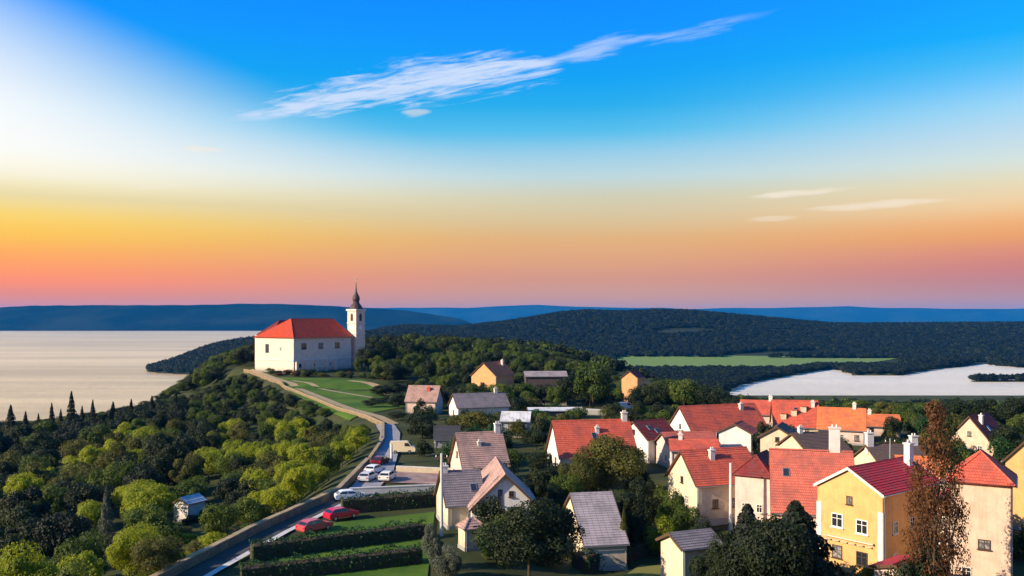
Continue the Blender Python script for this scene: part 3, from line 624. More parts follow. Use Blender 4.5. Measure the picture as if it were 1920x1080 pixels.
house('shaded_roof_house', 'house with a shaded dark crimson roof right of the olive tree', 1216, 164, 32, 8, 7, 824, 789, 'white', 'maroon', win=[('F', 0, 2, .9, 1.2)])
house('bright_roof_house', 'white house with a broad bright red roof partly hidden by the olive tree', 1108, 150, 12, 8.8, 13, 856, 789, 'white', 'red', win=[('A', -1.7, 2.3, .9, 1.2, FRAMED), ('A', 1.3, 2.3, .9, 1.2, FRAMED), ('F', -4, 2, 1, 1.2)], chim=[(5.9, 0, .9, 1.2), (.6, -1.6, .6, .9)])
# centre
house('white_triangle_house', 'house with a white triangular gable edged in dark brown and weathered pink roof', 938, 113.5, 96, 8.0, 13, 948, 874, 'white', 'pinkgrey', win=[('A', -.6, 4.6, .55, 1.9, FRAMED), ('A', .75, 5.0, .6, .7, FRAMED), ('A', 1.8, 1.6, .9, 1.2), ('A', -1.8, 1.6, .9, 1.2)], over=.4)
house('grey_wing_house', 'cream walled house wing with a grey purple tiled roof left of the white triangular gable', 862, 113, 16, 7.2, 4.6, 946, 884, 'cream', 'greyp', win=[('A', 0, 3.2, .7, 1), ('F', .5, 1.4, .8, 1.0)], chim=[(-2.0, 0, .75, .7)])
house('pink_roof_house', 'house with a mottled pinkish roof and pale chimney behind the white triangular gable', 898, 139, 18, 8.5, 7, 880, 812, 'pink', 'pinkgrey', chim=[(3.0, 0, .85, 1.3), (-.4, -1.6, .5, .6)])
house('gate_house', 'narrow cream outbuilding at the foot of the white triangular gable', 884, 100, 25, 2.0, 2.4, 992, 974, 'cream', 'pinkgrey', hip=(.9, .9), win=[('F', 0, 2.4, .5, .8, FRAMED)], over=.2)
house('grey_roof_barn', 'low outbuilding with a plain grey sheet roof sloping down to the dark hedge', 1108, 106, 11, 12.5, 4.8, 1022, 926, 'cream', 'tin', over=.25)
house('garden_house', 'small garden house with a grey brown roof beside the yellowish lawn', 1294, 91, 22, 4.2, 4.4, 1028, 998, 'cream', 'greyp', win=[('F', -.8, 1.4, .7, .8, FRAMED), ('A', 0, 1.3, .7, .8, FRAMED)], door=('F', .9))
house('slate_house', 'small house with a dark slate roof beside the olive yellow tree', 838, 180, 4, 5, 4.8, 830, 800, 'grey', 'slate')
house('grey_house', 'shaded grey house with a pale bluish sheet roof between the trees', 968, 196, -6, 6, 6, 790, 773, 'grey', 'whitetin', win=[('F', -1, 2, .9, 1.1, FRAMED), ('F', 1.3, 2, .9, 1.1, FRAMED)])
house('long_shed', 'long low shed with a pale grey roof behind the shaded grey house', 1040, 236, 3, 5, 14, 776, 765, 'dark', 'whitetin')
house('white_end_house', 'house with a bright white end wall and grey brown roof among the dark trees', 898, 226, 20, 8, 13.5, 764, 738, 'white', 'greyp', win=[('A', 0, 2.4, .8, 1.1, FRAMED)], chim=[(4.5, 0, .8, 1.1)])
house('pink_cottage', 'pale pink cottage with a weathered roof right of the abbey lawn', 796, 244, -10, 7.5, 8.4, 752, 724, 'pink', 'pinkgrey', chim=[(1.5, -1.2, .9, .8)], chm=T['red'], win=[('F', -1.6, 1.9, .9, 1), ('F', 1.4, 1.9, .9, 1)])
house('orange_gable_house', 'warm orange gabled house with an orange red roof in front of the forest', 924, 292, 58, 9.5, 11, 704, 679, 'orange', 'orange', win=[('A', -2.2, 3.2, 1.1, 1.4, FRAMED), ('A', 1.6, 3.2, 1.1, 1.4, FRAMED), ('A', -.4, 6.4, 1.6, 1.2, FRAMED), ('A', 0, 3.0, 1, 2.2, FRAMED)], chim=[(3.5, -1.5, .9, 1.7)])
house('dark_barn', 'long dark barn with a thin pinkish roof in front of the forest', 1022, 292, 4, 7, 13.5, 706, 697, 'dark', 'tin')
house('orange_cottage', 'small orange cottage end between the dark trees near the meadow', 1186, 300, 62, 5.6, 6, 708, 695, 'orange', 'maroon', win=[('A', 0, 2.4, .9, 1.1, FRAMED)])
house('white_hut', 'small white hut among the trees on the wooded slope', 356, 150, 64, 3.2, 4.0, 934, 926, 'white', 'whitetin', zr=3.9, ze=3.0, cat='hut', xy=(X_(356, 150), 150), over=.15)

# ------------------------------------------------------------------ abbey
ab = house('abbey', 'white abbey with long red roof and slim dark spire above the lake', 553, 385.4, 55, 24, 33, 632, 593, 'abbey', 'abbey', hip=(9, 0), xy=(-90.4, 385.4), cat='abbey', zr=22.0, ze=14.4, zdeep=4, over=.6, gutter=True,
           win=[('F', -11, 10.6, 2.7, 2.5, FRAMED), ('F', -1.5, 10.6, 2.7, 2.5, FRAMED), ('F', 8, 10.6, 2.7, 2.5, FRAMED), ('A', -4.5, 9.6, 2.2, 3.6, FRAMED), ('A', 4, 9.6, 1.2, 1.6), ('F', -13, 2.6, 1.3, 1.5, FRAMED), ('F', 4, 2.6, 1.2, 1.4), ('F', -5, 2.6, 1.2, 1.4)])
m = MB(); m.box(-16.9, 16.9, -12.22, -12.003, 4.6, 5.0); m.box(-16.72, -16.503, -12.22, 12.22, 4.6, 5.0); m.build('string_course', P['white'], ab)
for x in (-15.5, -10, -4.5, 1, 6.5): m = MB(); m.box(x-.5, x+.5, -13.2, -12.003, -3, 4.4); m.build('buttress', P['abbey'], ab)
m = MB(); m.box(-8, 13, 12.003, 23, -4, 14.9); m.build('nave_wall', P['abbey'], ab)
roof_part(21, 11, 14.6, 21.2, (9, 0), T['maroon'], ab, .4, 5, name='nave_roof', y0=17.5, x0=2.5)
# tower: shaft, cornices, belfry openings, clock, bulbous spire and cross
tw = MB(); TX, TY, s = 21.0, -10.4, 2.7
tw.box(TX-s, TX+s, TY-s, TY+s, -4, 25.6)
tower = tw.build('tower', P['abbey'], ab)
tower_rot = None
for z0, z1, e in ((15.2, 15.7, .22), (20.0, 20.4, .2), (25.603, 26.4, .45)):
    c = MB(); c.box(TX-s-e, TX+s+e, TY-s-e, TY+s+e, z0, z1); c.build('cornice', P['white'], tower)
for (nx, ny, rz) in ((0, -1, 0), (-1, 0, -90), (1, 0, 90), (0, 1, 180)):
    M = Matrix.Translation((TX+nx*s, TY+ny*s, 22.8)) @ Matrix.Rotation(R(rz), 4, 'Z')
    b = MB(); b.face([tuple(M @ Vector(p)) for p in [(-.75, -.03, -1.7), (.75, -.03, -1.7), (.75, -.03, .9), (.53, -.03, 1.45), (0, -.03, 1.7), (-.53, -.03, 1.45), (-.75, -.03, .9)]])
    for i in range(6): b.box(-.72, .72, -.16, -.031, -1.6+i*.42, -1.48+i*.42, M=M)
    b.build('belfry_opening', WOOD, tower)
    M = Matrix.Translation((TX+nx*s, TY+ny*s, 18)) @ Matrix.Rotation(R(rz), 4, 'Z') @ Matrix.Rotation(R(90), 4, 'X')
    b = MB(); b.lathe([(0, .06), (.95, .06), (.95, 0)], 20, M=M); b.build('clock_face', WHITE, tower)
sp = MB(); sp.lathe([(2.9, 26.4), (3.0, 26.9), (2.6, 27.7), (1.9, 28.6), (1.35, 29.4), (1.5, 30.2), (1.72, 30.9), (1.6, 31.8), (1.0, 32.9), (.6, 33.8), (.36, 34.6), (.22, 36.6), (.12, 38.3), (0, 38.6)], 12, TX, TY)
sp.build('spire', plain('spire_copper', (.055, .03, .03), .6, .4), tower, True)
c = MB(); c.box(TX-.09, TX+.09, TY-.09, TY+.09, 38.5, 40.6); c.box(TX-.6, TX+.6, TY-.08, TY+.08, 39.6, 39.8); c.build('cross', METAL, tower)
FOOT.append((-66.5, 398, R(55), 5, 5))

# ------------------------------------------------------------------ cars, van, poles
def car(name, label, x, y, rz, paint, kind='car', group=None, zoff=0.0):
    root = empty(name, (x, y, H(x, y)+.2+zoff), R(rz), label, 'van' if kind == 'van' else 'car', group)
    if kind == 'van':
        side = [(-2.4, .35), (2.35, .35), (2.45, .75), (2.3, 1.15), (1.75, 1.35), (1.15, 2.15), (.9, 2.25), (-2.35, 2.25), (-2.45, 2.0)]; hw = .95; cab = None
    else:
        side = [(-2.1, .3), (2.05, .3), (2.18, .55), (2.12, .78), (1.15, .98), (-1.9, 1.02), (-2.18, .9), (-2.2, .55)]; hw = .88
        cab = [(1.1, .98), (.35, 1.42), (.05, 1.48), (-1.15, 1.46), (-1.55, 1.36), (-2.02, 1.0)]
    def extr(mb, prof, w0, w1):
        n = len(prof); zmid = .9
        pts = lambda s: [(px_, s*(w0 if pz < zmid else w0+(w1-w0)*min(1, (pz-zmid)/.6)), pz) for px_, pz in prof]
        a, b = pts(-1), pts(1); mb.face(a); mb.face(b[::-1])
        for i in range(n): j = (i+1) % n; mb.face([a[j], a[i], b[i], b[j]])
    m = MB(); extr(m, side, hw, hw*.9 if kind == 'van' else hw*.97); body = m.build('body', paint, root)
    bv = body.modifiers.new('bevel', 'BEVEL'); bv.width = .07; bv.segments = 2
    if cab:
        m = MB(); extr(m, cab, hw*.96, hw*.76); cb = m.build('cabin', paint, root)
        g_ = MB()
        for s in (-1, 1):
            g_.face([(px_, s*(hw*.96+(hw*.76-hw*.96)*min(1, (pz-.9)/.6)+.012), pz) for px_, pz in ((.95, 1.02), (.32, 1.36), (-.45, 1.4), (-.45, 1.02))])
            g_.face([(px_, s*(hw*.96+(hw*.76-hw*.96)*min(1, (pz-.9)/.6)+.012), pz) for px_, pz in ((-.53, 1.02), (-.53, 1.4), (-1.25, 1.38), (-1.7, 1.06))])
        g_.build('side_window', GLASS, root)
        for nm, pa, pb, o_ in (('windscreen', (1.06, 1.02), (.38, 1.42), .02), ('rear_window', (-1.98, 1.04), (-1.58, 1.34), -.02)):
            g_ = MB(); g_.face([(pa[0]+o_, -.74, pa[1]), (pa[0]+o_, .74, pa[1]), (pb[0]+o_, .64, pb[1]), (pb[0]+o_, -.64, pb[1])]); g_.build(nm, GLASS, root)
    else:
        g_ = MB(); g_.face([(1.74, -.8, 1.4), (1.74, .8, 1.4), (1.2, .72, 2.12), (1.2, -.72, 2.12)]); g_.build('windscreen', GLASS, root)
        g_ = MB()
        for s in (-1, 1): g_.face([(1.5, s*.935, 1.4), (1.05, s*.9, 2.0), (.4, s*.9, 2.0), (.4, s*.935, 1.4)])
        g_.build('side_window', GLASS, root)
    tyre = plain('tyre_rubber', (.02, .02, .02), .9); rim = plain('wheel_rim', (.45, .45, .47), .35, .5, .8)
    for wx in (-1.35, 1.35):
        for s in (-1, 1):
            M = Matrix.Translation((wx, s*(hw-.1), .32)) @ Matrix.Rotation(R(90), 4, 'X'); w_ = MB(); w_.lathe([(0, -.11), (.32, -.11), (.32, .11), (0, .11)], 14, M=M); wo = w_.build('wheel', tyre, root)
            w_ = MB(); w_.lathe([(0, .125), (.2, .125), (.2, .1)], 10, M=M); w_.lathe([(0, -.125), (.2, -.125), (.2, -.1)], 10, M=M); w_.build('rim', rim, wo)
    fx = 2.46 if kind == 'van' else 2.17
    for s in (-1, 1):
        l_ = MB(); l_.box(fx-.12, fx+.01, s*.62-.17, s*.62+.17, .6, .76); l_.build('headlight', WHITE, root)
        l_ = MB(); l_.box(-fx-.03, -fx+.1, s*.66-.14, s*.66+.14, .65, .85); l_.build('tail_light', plain('tail_light_red', (.4, .01, .01), .3), root)
    FOOT.append((x, y, R(rz), 2.6, 1.3)); return root
paint = lambda n, c: plain(n, c, .25, .6, 0, .03)
car('parked_car', 'bright red car farther up the road beside the stone wall', *g(640, 975), 42, paint('paint_red', (.50, .01, .04)))
car('parked_car', 'pale red car nearer along the road beside the stone wall', *g(590, 998), 50, paint('paint_faded_red', (.52, .07, .07)))
car('parked_car', 'small dark maroon car parked highest on the pale road below the abbey path', *g(714, 872), 76, paint('paint_maroon', (.12, .01, .015)))
car('parked_car', 'white car parked just below the maroon car on the pale road', *g(703, 889), 70, paint('paint_white', (.75, .74, .73)))
car('parked_car', 'silver car parked at the left side of the paved plaza', *g(690, 903), 78, paint('paint_silver', (.5, .51, .53)))
car('parked_car', 'cream white car parked on the pinkish paving of the plaza', *g(727, 902), 80, paint('paint_ivory', (.72, .68, .6)))
car('parked_car', 'white car parked lowest on the road at the end of the stone wall', *g(657, 940), 20, paint('paint_white', (.75, .74, .73)))
car('parked_van', 'cream van parked side on below the dark trees beside the pale road', *g(755, 851), 4, paint('paint_cream', (.78, .62, .38)), 'van')
car('parked_van', 'white van parked by the pale grey wall in front of the dark trees', *g(1172, 757), 25, paint('paint_white', (.75, .74, .73)), 'van')
def pole(name, label, x, y, h, r, mt, arm=True, zb=None):
    root = empty(name, (x, y, H(x, y)), 0, label, 'pole'); m = MB(); m.lathe([(r*1.3, -.5), (r*1.2, 0), (r*.8, h), (0, h)], 10); m.build('shaft', mt, root)
    if arm:
        m = MB(); m.box(-.8, .8, -.06, .06, h-.6, h-.45)
        m.build('crossarm', WOOD, root)
        for k in (-.65, 0, .65): q_ = MB(); q_.lathe([(.05, h-.447), (.07, h-.35), (.03, h-.2), (0, h-.2)], 8, k, 0); q_.build('insulator', WHITE, root)
pole('utility_pole', 'slim white pole in front of the bright red roof house', X_(1370, 112), 112, Z_(868, 112)-H(X_(1370, 112), 112), .2, P['white'], False)
pole('utility_pole', 'thin grey pole between the dark roof and the crimson roof', X_(1669, 126), 126, Z_(822, 126)-H(X_(1669, 126), 126), .13, METAL)
pole('utility_pole', 'short white post at the end of the pale road by the cream van', X_(734, 158), 158, 3.6, .22, P['white'], False)
pole('utility_pole', 'pale timber pole left of the grey roofed house wing', X_(828, 106), 106, Z_(850, 106)-H(X_(828, 106), 106), .18, KERB)

# ------------------------------------------------------------------ trees
def leaf_quads(pos, nrm, size, r):
    n = len(pos); t1 = np.cross(nrm, r.normal(0, 1, (n, 3))); t1 /= np.linalg.norm(t1, axis=1, keepdims=True)+1e-9; t2 = np.cross(nrm, t1)
    a = (size*r.uniform(.6, 1.25, n))[:, None]; b = a*r.uniform(.55, .9, n)[:, None]
    V = np.stack([pos-t1*a, pos-t2*b+nrm*a*.15, pos+t1*a, pos+t2*b+nrm*a*.15], 1).reshape(-1, 3)
    return V, np.arange(n*4).reshape(n, 4)
def crown_mesh(name, kind, n, size, seed):
    """unit crown: height 1 (z 0..1), nominal radius .5"""
    r = np.random.default_rng(seed)
    if kind == 'conifer':
        k = r.uniform(0, 1, n)**.75; lay = np.floor(k*13)/13+r.uniform(0, .055, n); rad = .46*(1-lay)**.85*(.55+.45*r.uniform(0, 1, n)**.5)
        th = r.uniform(0, 2*np.pi, n); rad *= 1+.22*np.sin(th*3+lay*29)+.12*np.sin(th*7+lay*11)
        pos = np.stack([rad*np.cos(th), rad*np.sin(th), .04+.96*lay-rad*.16], 1); nr = np.stack([np.cos(th), np.sin(th), np.full(n, .55)], 1)
    else:
        nb = {'round': 18+seed*7 % 15, 'tall': 24, 'sparse': 46, 'bush': 16}[kind]
        C_ = []; 
        while len(C_) < nb:
            p = r.uniform(-1, 1, 3)
            if np.linalg.norm(p) < 1: C_.append(p)
        C_ = np.array(C_); 
        if kind == 'tall': c = np.stack([C_[:, 0]*.30, C_[:, 1]*.30, .52+C_[:, 2]*.40], 1); rr = r.uniform(.09, .17, nb)
        elif kind == 'sparse': c = np.stack([C_[:, 0]*.42*(1.05-.6*np.maximum(0, C_[:, 2])), C_[:, 1]*.42*(1.05-.6*np.maximum(0, C_[:, 2])), .56+C_[:, 2]*.42], 1); rr = r.uniform(.10, .22, nb)
        elif kind == 'bush': c = np.stack([C_[:, 0]*.36, C_[:, 1]*.36, .42+C_[:, 2]*.34], 1); rr = r.uniform(.15, .24, nb)
        else: c = np.stack([C_[:, 0]*.37, C_[:, 1]*.37, .55+C_[:, 2]*.30], 1); rr = r.uniform(.09, .23, nb)
        i = r.integers(0, nb, n); d = r.normal(0, 1, (n, 3)); d[:, 2] = d[:, 2]*.8+.25; d /= np.linalg.norm(d, axis=1, keepdims=True)
        pos = c[i]+d*(rr[i]*r.uniform(.72, 1.08, n))[:, None]*np.array([1, 1, .32 if kind == 'sparse' else .85]); ctr = np.array([0, 0, .5]); nr = d*.9+(pos-ctr)*.6
    nr = nr/np.linalg.norm(nr, axis=1, keepdims=True)+r.normal(0, .42, (n, 3)); nr /= np.linalg.norm(nr, axis=1, keepdims=True)
    V, Q_ = leaf_quads(pos, nr, size, r)
    if kind == 'sparse': cc = np.repeat(pos, 4, 0); V = cc+(V-cc)*np.array([1.6, 1.6, .5])
    me = np_mesh(name, V, Q_); me.materials.append(FOL['mid']); return me
CROWN = {k: [crown_mesh('crown', k, n, s, 11*i+sd) for i in range(c)] for sd, (k, n, s, c) in enumerate((('round', 7000, .0205, 7), ('tall', 5500, .019, 3), ('bush', 3200, .029, 4), ('conifer', 5500, .021, 3), ('sparse', 2200, .019, 2)))}
HERO = {k: [crown_mesh('crown', k, n, s, 71*i+sd) for i in range(c)] for sd, (k, n, s, c) in enumerate((('round', 17000, .0135, 4), ('tall', 9000, .016, 2), ('bush', 6000, .021, 2), ('conifer', 9000, .017, 2), ('sparse', 4600, .014, 2)))}
LOW = {k: [crown_mesh('crown', k, n, s, 91*i+sd) for i in range(c)] for sd, (k, n, s, c) in enumerate((('round', 420, .085, 4), ('conifer', 300, .08, 2)))}
def trunk_mesh(seed, conifer=False):
    r = random.Random(seed); m = MB(); top = .93 if conifer else .6
    m.tube((0, 0, -.08), (.0, 0, .12), .028, .020, 7); m.tube((0, 0, .12), (r.uniform(-.02, .02), 0, top), .020, .006, 7)
    if not conifer:
        for i in range(6):
            a = i*1.05+r.uniform(-.3, .3); z = r.uniform(.2, .5); m.tube((0, 0, z), (.32*math.cos(a)*r.uniform(.7, 1), .32*math.sin(a)*r.uniform(.7, 1), z+r.uniform(.15, .3)), .010, .003, 5)
    return m.mesh('trunk', True)
TRUNK = [trunk_mesh(i) for i in range(3)]; TRUNKC = trunk_mesh(9, True)
for me in TRUNK+[TRUNKC]: me.materials.append(BARK)
ntree = 0
def tree(x, y, h, rad, shape, sp, label, group=None, hero=False, zb=None, name=None, cat='tree'):
    global ntree
    ntree += 1; r = random.Random(ntree*17)
    nm = name or {'conifer': 'conifer_tree', 'bush': 'shrub'}.get(shape, 'tree')
    root = empty(nm, (x, y, H(x, y)-.1 if zb is None else zb), r.uniform(0, 6.28), label, cat, group)
    lib = (HERO if hero else CROWN)[shape]
    c = bpy.data.objects.new('crown', r.choice(lib)); COL.objects.link(c); c.parent = root; c.scale = (rad*2*r.uniform(.86, 1.16), rad*2*r.uniform(.86, 1.16), h)
    c.material_slots[0].link = 'OBJECT'; c.material_slots[0].material = FOL[sp]
    tr = bpy.data.objects.new('trunk', TRUNKC if shape == 'conifer' else r.choice(TRUNK)); COL.objects.link(tr); tr.parent = root; ts = min(max(rad*1.6, h*.5), rad*2.3); tr.scale = (ts, ts, h)
    return root
TREES = []
def tu(u, vt, D, rad, shape, sp, label, group=None, cat='tree', hero=True):
    x = X_(u, D); h = Z_(vt, D)-H(x, D)+.1; TREES.append((x, D, rad)); return tree(x, D, h, rad, shape, sp, label, group, hero and D < 140, cat=cat)
def shrub_cat(s): return 'shrub' if s == 'bush' else 'tree'
for a in (
    (1140, 812, 126, 5.6, 'round', 'olive', 'large olive green tree in front of the broad bright red roof'),
    (1085, 838, 124, 2.8, 'round', 'olive', 'smaller olive tree hugging the left side of the large olive tree'),
    (992, 925, 89, 4.9, 'round', 'dark', 'large round dark tree right of the cream outbuilding'),
    (1402, 942, 86, 5.2, 'conifer', 'conifer', 'broad dark conifer below the slim white pole'),
    (1492, 936, 84, 6.2, 'conifer', 'conifer', 'broad dark conifer left of the yellow house'),
    (1448, 962, 81, 4.4, 'round', 'dark', 'dark tree filling the gap between the two broad dark conifers'),
    (1560, 1030, 82, 2.3, 'bush', 'dark', 'dark shrub at the foot of the yellow gable'),
    (1345, 1000, 82, 2.6, 'round', 'dark', 'dark tree beside the small garden house'),
    (1272, 915, 108, 3.2, 'round', 'mid', 'bright green tree under the cream gable of the red roof house'),
    (1238, 950, 106, 2.2, 'bush', 'lime', 'small bright green shrub left of the bright green tree'),
    (1735, 948, 79, 2.5, 'tall', 'dark', 'dark narrow tree between the yellow house and the tall cream house'),
    (1700, 1010, 77, 2.0, 'bush', 'dark', 'low dark shrub at the right foot of the yellow house'),
    (1752, 735, 76.5, 2.2, 'sparse', 'autumn', 'tall sparse reddish brown tree in front of the maroon roof'),
    (1722, 865, 80, 1.6, 'sparse', 'autumn', 'shorter sparse reddish brown tree leaning on the crimson roof'),
    (1786, 885, 76, 1.3, 'sparse', 'autumn', 'small brown leaved tree by the tall cream house'),
    (812, 965, 91, 1.7, 'tall', 'grey', 'slim grey green tree left of the cream outbuilding'),
    (838, 1010, 88, 1.5, 'bush', 'grey', 'grey green shrub at the foot of the pale timber pole'),
    (895, 764, 196, 4.6, 'round', 'olive', 'olive yellow tree behind the pink roofed house'),
    (858, 772, 200, 2.8, 'round', 'olive', 'small olive tree between the slate roof and the olive yellow tree'),
    (788, 764, 205, 4.4, 'round', 'dark', 'dark green tree below the pale pink cottage'),
    (746, 768, 225, 3.4, 'round', 'dark', 'dark green tree at the lower end of the abbey lawn'),
    (1060, 868, 120, 2.5, 'bush', 'mid', 'leafy green shrub below the white left gable of the bright roof'),
    (1205, 880, 113, 2.6, 'tall', 'dark', 'dark tree between the large olive tree and the cream gable'),
    (1170, 948, 102, 1.1, 'conifer', 'olive', 'small yellowish conifer right of the grey sheet roof'),
    (1112, 672, 262, 7.6, 'round', 'mid', 'tall rounded green tree left of the small orange cottage'),
    (1068, 700, 268, 4.5, 'round', 'dark', 'dark tree right of the long dark barn'),
    (1228, 712, 262, 5.2, 'round', 'dark', 'dark tree just right of the small orange cottage'),
    (1282, 704, 258, 6.0, 'round', 'mid', 'high green tree in the dark grove below the meadow'),
    (1335, 716, 255, 5.2, 'round', 'dark', 'dark tree at the right side of the grove below the meadow'),
    (1372, 740, 240, 3.6, 'round', 'dark', 'lower dark tree left of the long red roof'),
    (1608, 746, 262, 5, 'round', 'mid', 'green tree behind the orange roof below the white inner lake'),
    (1655, 748, 232, 4.6, 'round', 'olive', 'olive tree right of the orange roof below the white inner lake'),
    (1700, 752, 226, 4.4, 'round', 'mid', 'green tree left of the tall reddish brown tree'),
    (1795, 746, 235, 4.6, 'round', 'dark', 'dark tree right of the tall reddish brown tree'),
    (1850, 742, 240, 5, 'round', 'dark', 'dark tree behind the maroon roof'),
    (1905, 740, 236, 5, 'round', 'dark', 'dark tree at the right edge below the inner lake spit'),
    (1890, 790, 160, 3.2, 'round', 'dark', 'dark tree behind the ochre house'),
    (1010, 842, 150, 3.0, 'tall', 'dark', 'tall dark tree between the pink roof and the bright roof house'),
    (1045, 905, 112, 2.6, 'round', 'dark', 'dark tree behind the left end of the grey sheet roof'),
    (1185, 905, 106, 2.4, 'tall', 'dark', 'narrow dark tree right of the grey sheet roof'),
    (1318, 965, 98, 2.2, 'round', 'dark', 'dark tree between the bright green tree and the broad conifers'),
    (1650, 862, 116, 1.8, 'tall', 'dark', 'small dark tree peeping over the ridge of the crimson roof'),
    (1275, 800, 172, 2.4, 'round', 'dark', 'small dark tree behind the low salmon roof'),
    (742, 900, 152, 1.6, 'bush', 'dark', 'dark shrub behind the pale low wall of the plaza'),
    (1780, 760, 81, 1.7, 'sparse', 'dark', 'ragged dark green tree mixed with the tall reddish brown tree'),
    (1430, 782, 160, 2.6, 'round', 'dark', 'dark tree between the white gable and the cream gable'),
    (688, 645, 376, 5.0, 'round', 'dark', 'dark tree at the right foot of the abbey tower'),
    (716, 640, 380, 5.5, 'round', 'dark', 'dark tree second to the right of the abbey tower'),
    (672, 668, 372, 3.2, 'round', 'mid', 'small green tree at the right end of the abbey wall'),
    (1000, 865, 125, 2.0, 'bush', 'dark', 'dark shrub between the white triangular gable and the bright roof house'),
    (1005, 800, 175, 3.6, 'round', 'dark', 'dark tree right of the shaded grey house'),
    (20, 758, 270, 3.4, 'conifer', 'conifer', 'leftmost dark conifer standing against the lake'),
    (97, 754, 272, 2.4, 'conifer', 'conifer', 'thin dark conifer second from the left against the lake'),
    (134, 732, 275, 3.2, 'conifer', 'conifer', 'tallest dark conifer standing against the lake'),
    (174, 748, 276, 2.4, 'conifer', 'conifer', 'thin dark conifer right of the tallest one against the lake'),
    (48, 770, 268, 2.4, 'conifer', 'conifer', 'low dark conifer right of the leftmost conifer against the lake'),
    (72, 774, 268, 2.0, 'conifer', 'conifer', 'short dark conifer left of the thin second conifer'),
    (114, 766, 272, 2.0, 'conifer', 'conifer', 'short dark conifer just left of the tallest conifer'),
    (154, 760, 275, 2.2, 'conifer', 'conifer', 'short dark conifer just right of the tallest conifer'),
    (212, 752, 280, 2.5, 'conifer', 'conifer', 'dark conifer at the edge of the wood halfway to the cape'),
    (246, 747, 285, 2.2, 'conifer', 'conifer', 'slim dark conifer at the wood edge below the cape'),
    (285, 741, 290, 2.4, 'conifer', 'conifer', 'dark conifer below the tip of the wooded cape'),
    (330, 733, 298, 2.2, 'conifer', 'conifer', 'dark conifer nearest to the abbey along the wood edge'),
    (200, 908, 132, 1.9, 'conifer', 'grey', 'pointed grey conifer in the middle of the wooded slope'),
    (40, 1020, 70, 3.6, 'round', 'lime', 'bright yellow green tree in the lower left corner'),
    (120, 1050, 66, 2.6, 'round', 'mid', 'green tree right of the bright tree in the lower left corner'),
    (255, 978, 92, 3.2, 'round', 'lime', 'bright yellow green tree at the foot of the wooded slope'),
    (300, 1000, 88, 2.6, 'round', 'olive', 'olive tree between the bright tree and the stone wall'),
    (480, 872, 148, 3.2, 'round', 'lime', 'bright yellow tree just above the bend of the stone wall'),
    (520, 905, 136, 2.4, 'round', 'lime', 'small glowing yellow green tree against the stone wall'),
    (610, 860, 160, 2.6, 'round', 'lime', 'yellow green tree by the low parapet wall'),
    (640, 812, 200, 2.6, 'round', 'lime', 'yellow green tree high beside the low parapet wall')):
    tu(*a, cat=shrub_cat(a[4]))
def clear(x, y, pad):
    for (fx, fy, a, hl_, hw_) in FOOT:
        dx_, dy_ = x-fx, y-fy; lx = dx_*math.cos(a)+dy_*math.sin(a); ly = -dx_*math.sin(a)+dy_*math.cos(a)
        if abs(lx) < hl_+pad and abs(ly) < hw_+pad: return False
    return all((x-q[0])**2+(y-q[1])**2 > (q[2]*.75+pad)**2 for q in TREES)
CAND = []                                              # x, y, h, rad, shape, species, label, group
def scatter(n, region, spacing, fn):
    k = 0; pts = []; tries = 0
    while k < n and tries < n*40:
        tries += 1; p = region()
        if p is None: continue
        x, y = p; d = fn(x, y)
        if d is None or not clear(x, y, d[1]*.75): continue
        sp = spacing*(d[1]/4.0 if d[1] < 4 else 1)
        if any((x-a)**2+(y-b)**2 < sp*sp for a, b in pts): continue
        pts.append((x, y)); CAND.append((x, y)+d); k += 1
rr = random.Random(21)
def slope_region():
    y = 60+400*rr.random()**.8; u = rr.uniform(-160, 700); x = X_(u, y); d = float(xe(y))-x
    return (x, y) if 3.2 < d < 175 else None
def slope_tree(x, y):
    d = float(xe(y))-x; u = U0+F*x/y
    if abs(u-356) < 70 and 118 < y < 152: return None
    if abs(u-356) < 52 and 100 < y <= 118: return None
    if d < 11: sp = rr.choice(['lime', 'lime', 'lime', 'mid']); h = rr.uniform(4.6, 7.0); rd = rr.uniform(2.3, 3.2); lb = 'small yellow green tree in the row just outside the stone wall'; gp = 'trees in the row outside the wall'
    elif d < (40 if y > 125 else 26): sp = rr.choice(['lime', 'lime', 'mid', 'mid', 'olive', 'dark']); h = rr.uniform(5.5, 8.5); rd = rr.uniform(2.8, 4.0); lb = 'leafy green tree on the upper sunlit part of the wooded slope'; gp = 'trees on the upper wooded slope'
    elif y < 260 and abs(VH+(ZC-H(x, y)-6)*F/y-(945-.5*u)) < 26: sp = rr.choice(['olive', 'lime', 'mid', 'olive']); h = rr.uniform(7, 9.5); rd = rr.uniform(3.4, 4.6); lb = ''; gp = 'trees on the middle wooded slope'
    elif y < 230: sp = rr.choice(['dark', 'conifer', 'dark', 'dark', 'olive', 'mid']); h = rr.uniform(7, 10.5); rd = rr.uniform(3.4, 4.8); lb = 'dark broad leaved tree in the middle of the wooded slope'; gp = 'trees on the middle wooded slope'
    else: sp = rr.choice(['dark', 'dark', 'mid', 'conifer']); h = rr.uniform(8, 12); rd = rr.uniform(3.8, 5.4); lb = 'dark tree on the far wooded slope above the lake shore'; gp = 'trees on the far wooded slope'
    zt = H(x, y)+h; vt = VH+(ZC-zt)/F*0+ (ZC-zt)*F/y
    lim = float(np.interp(u, [-100, 0, 100, 200, 300, 370, 440, 470, 490, 560, 700], [795, 788, 782, 766, 745, 735, 700, 697, 716, 742, 800]))
    if vt < lim: h -= (lim-vt)*y/F
    if h < 3: return None
    return (h, rd, 'round', sp, lb, gp)
scatter(520, slope_region, 6.2, slope_tree)
def gap_region():
    y = rr.uniform(92, 150); x = X_(rr.uniform(270, 560), y); d = float(xe(y))-x
    return (x, y) if 1.6 < d < 40 else None
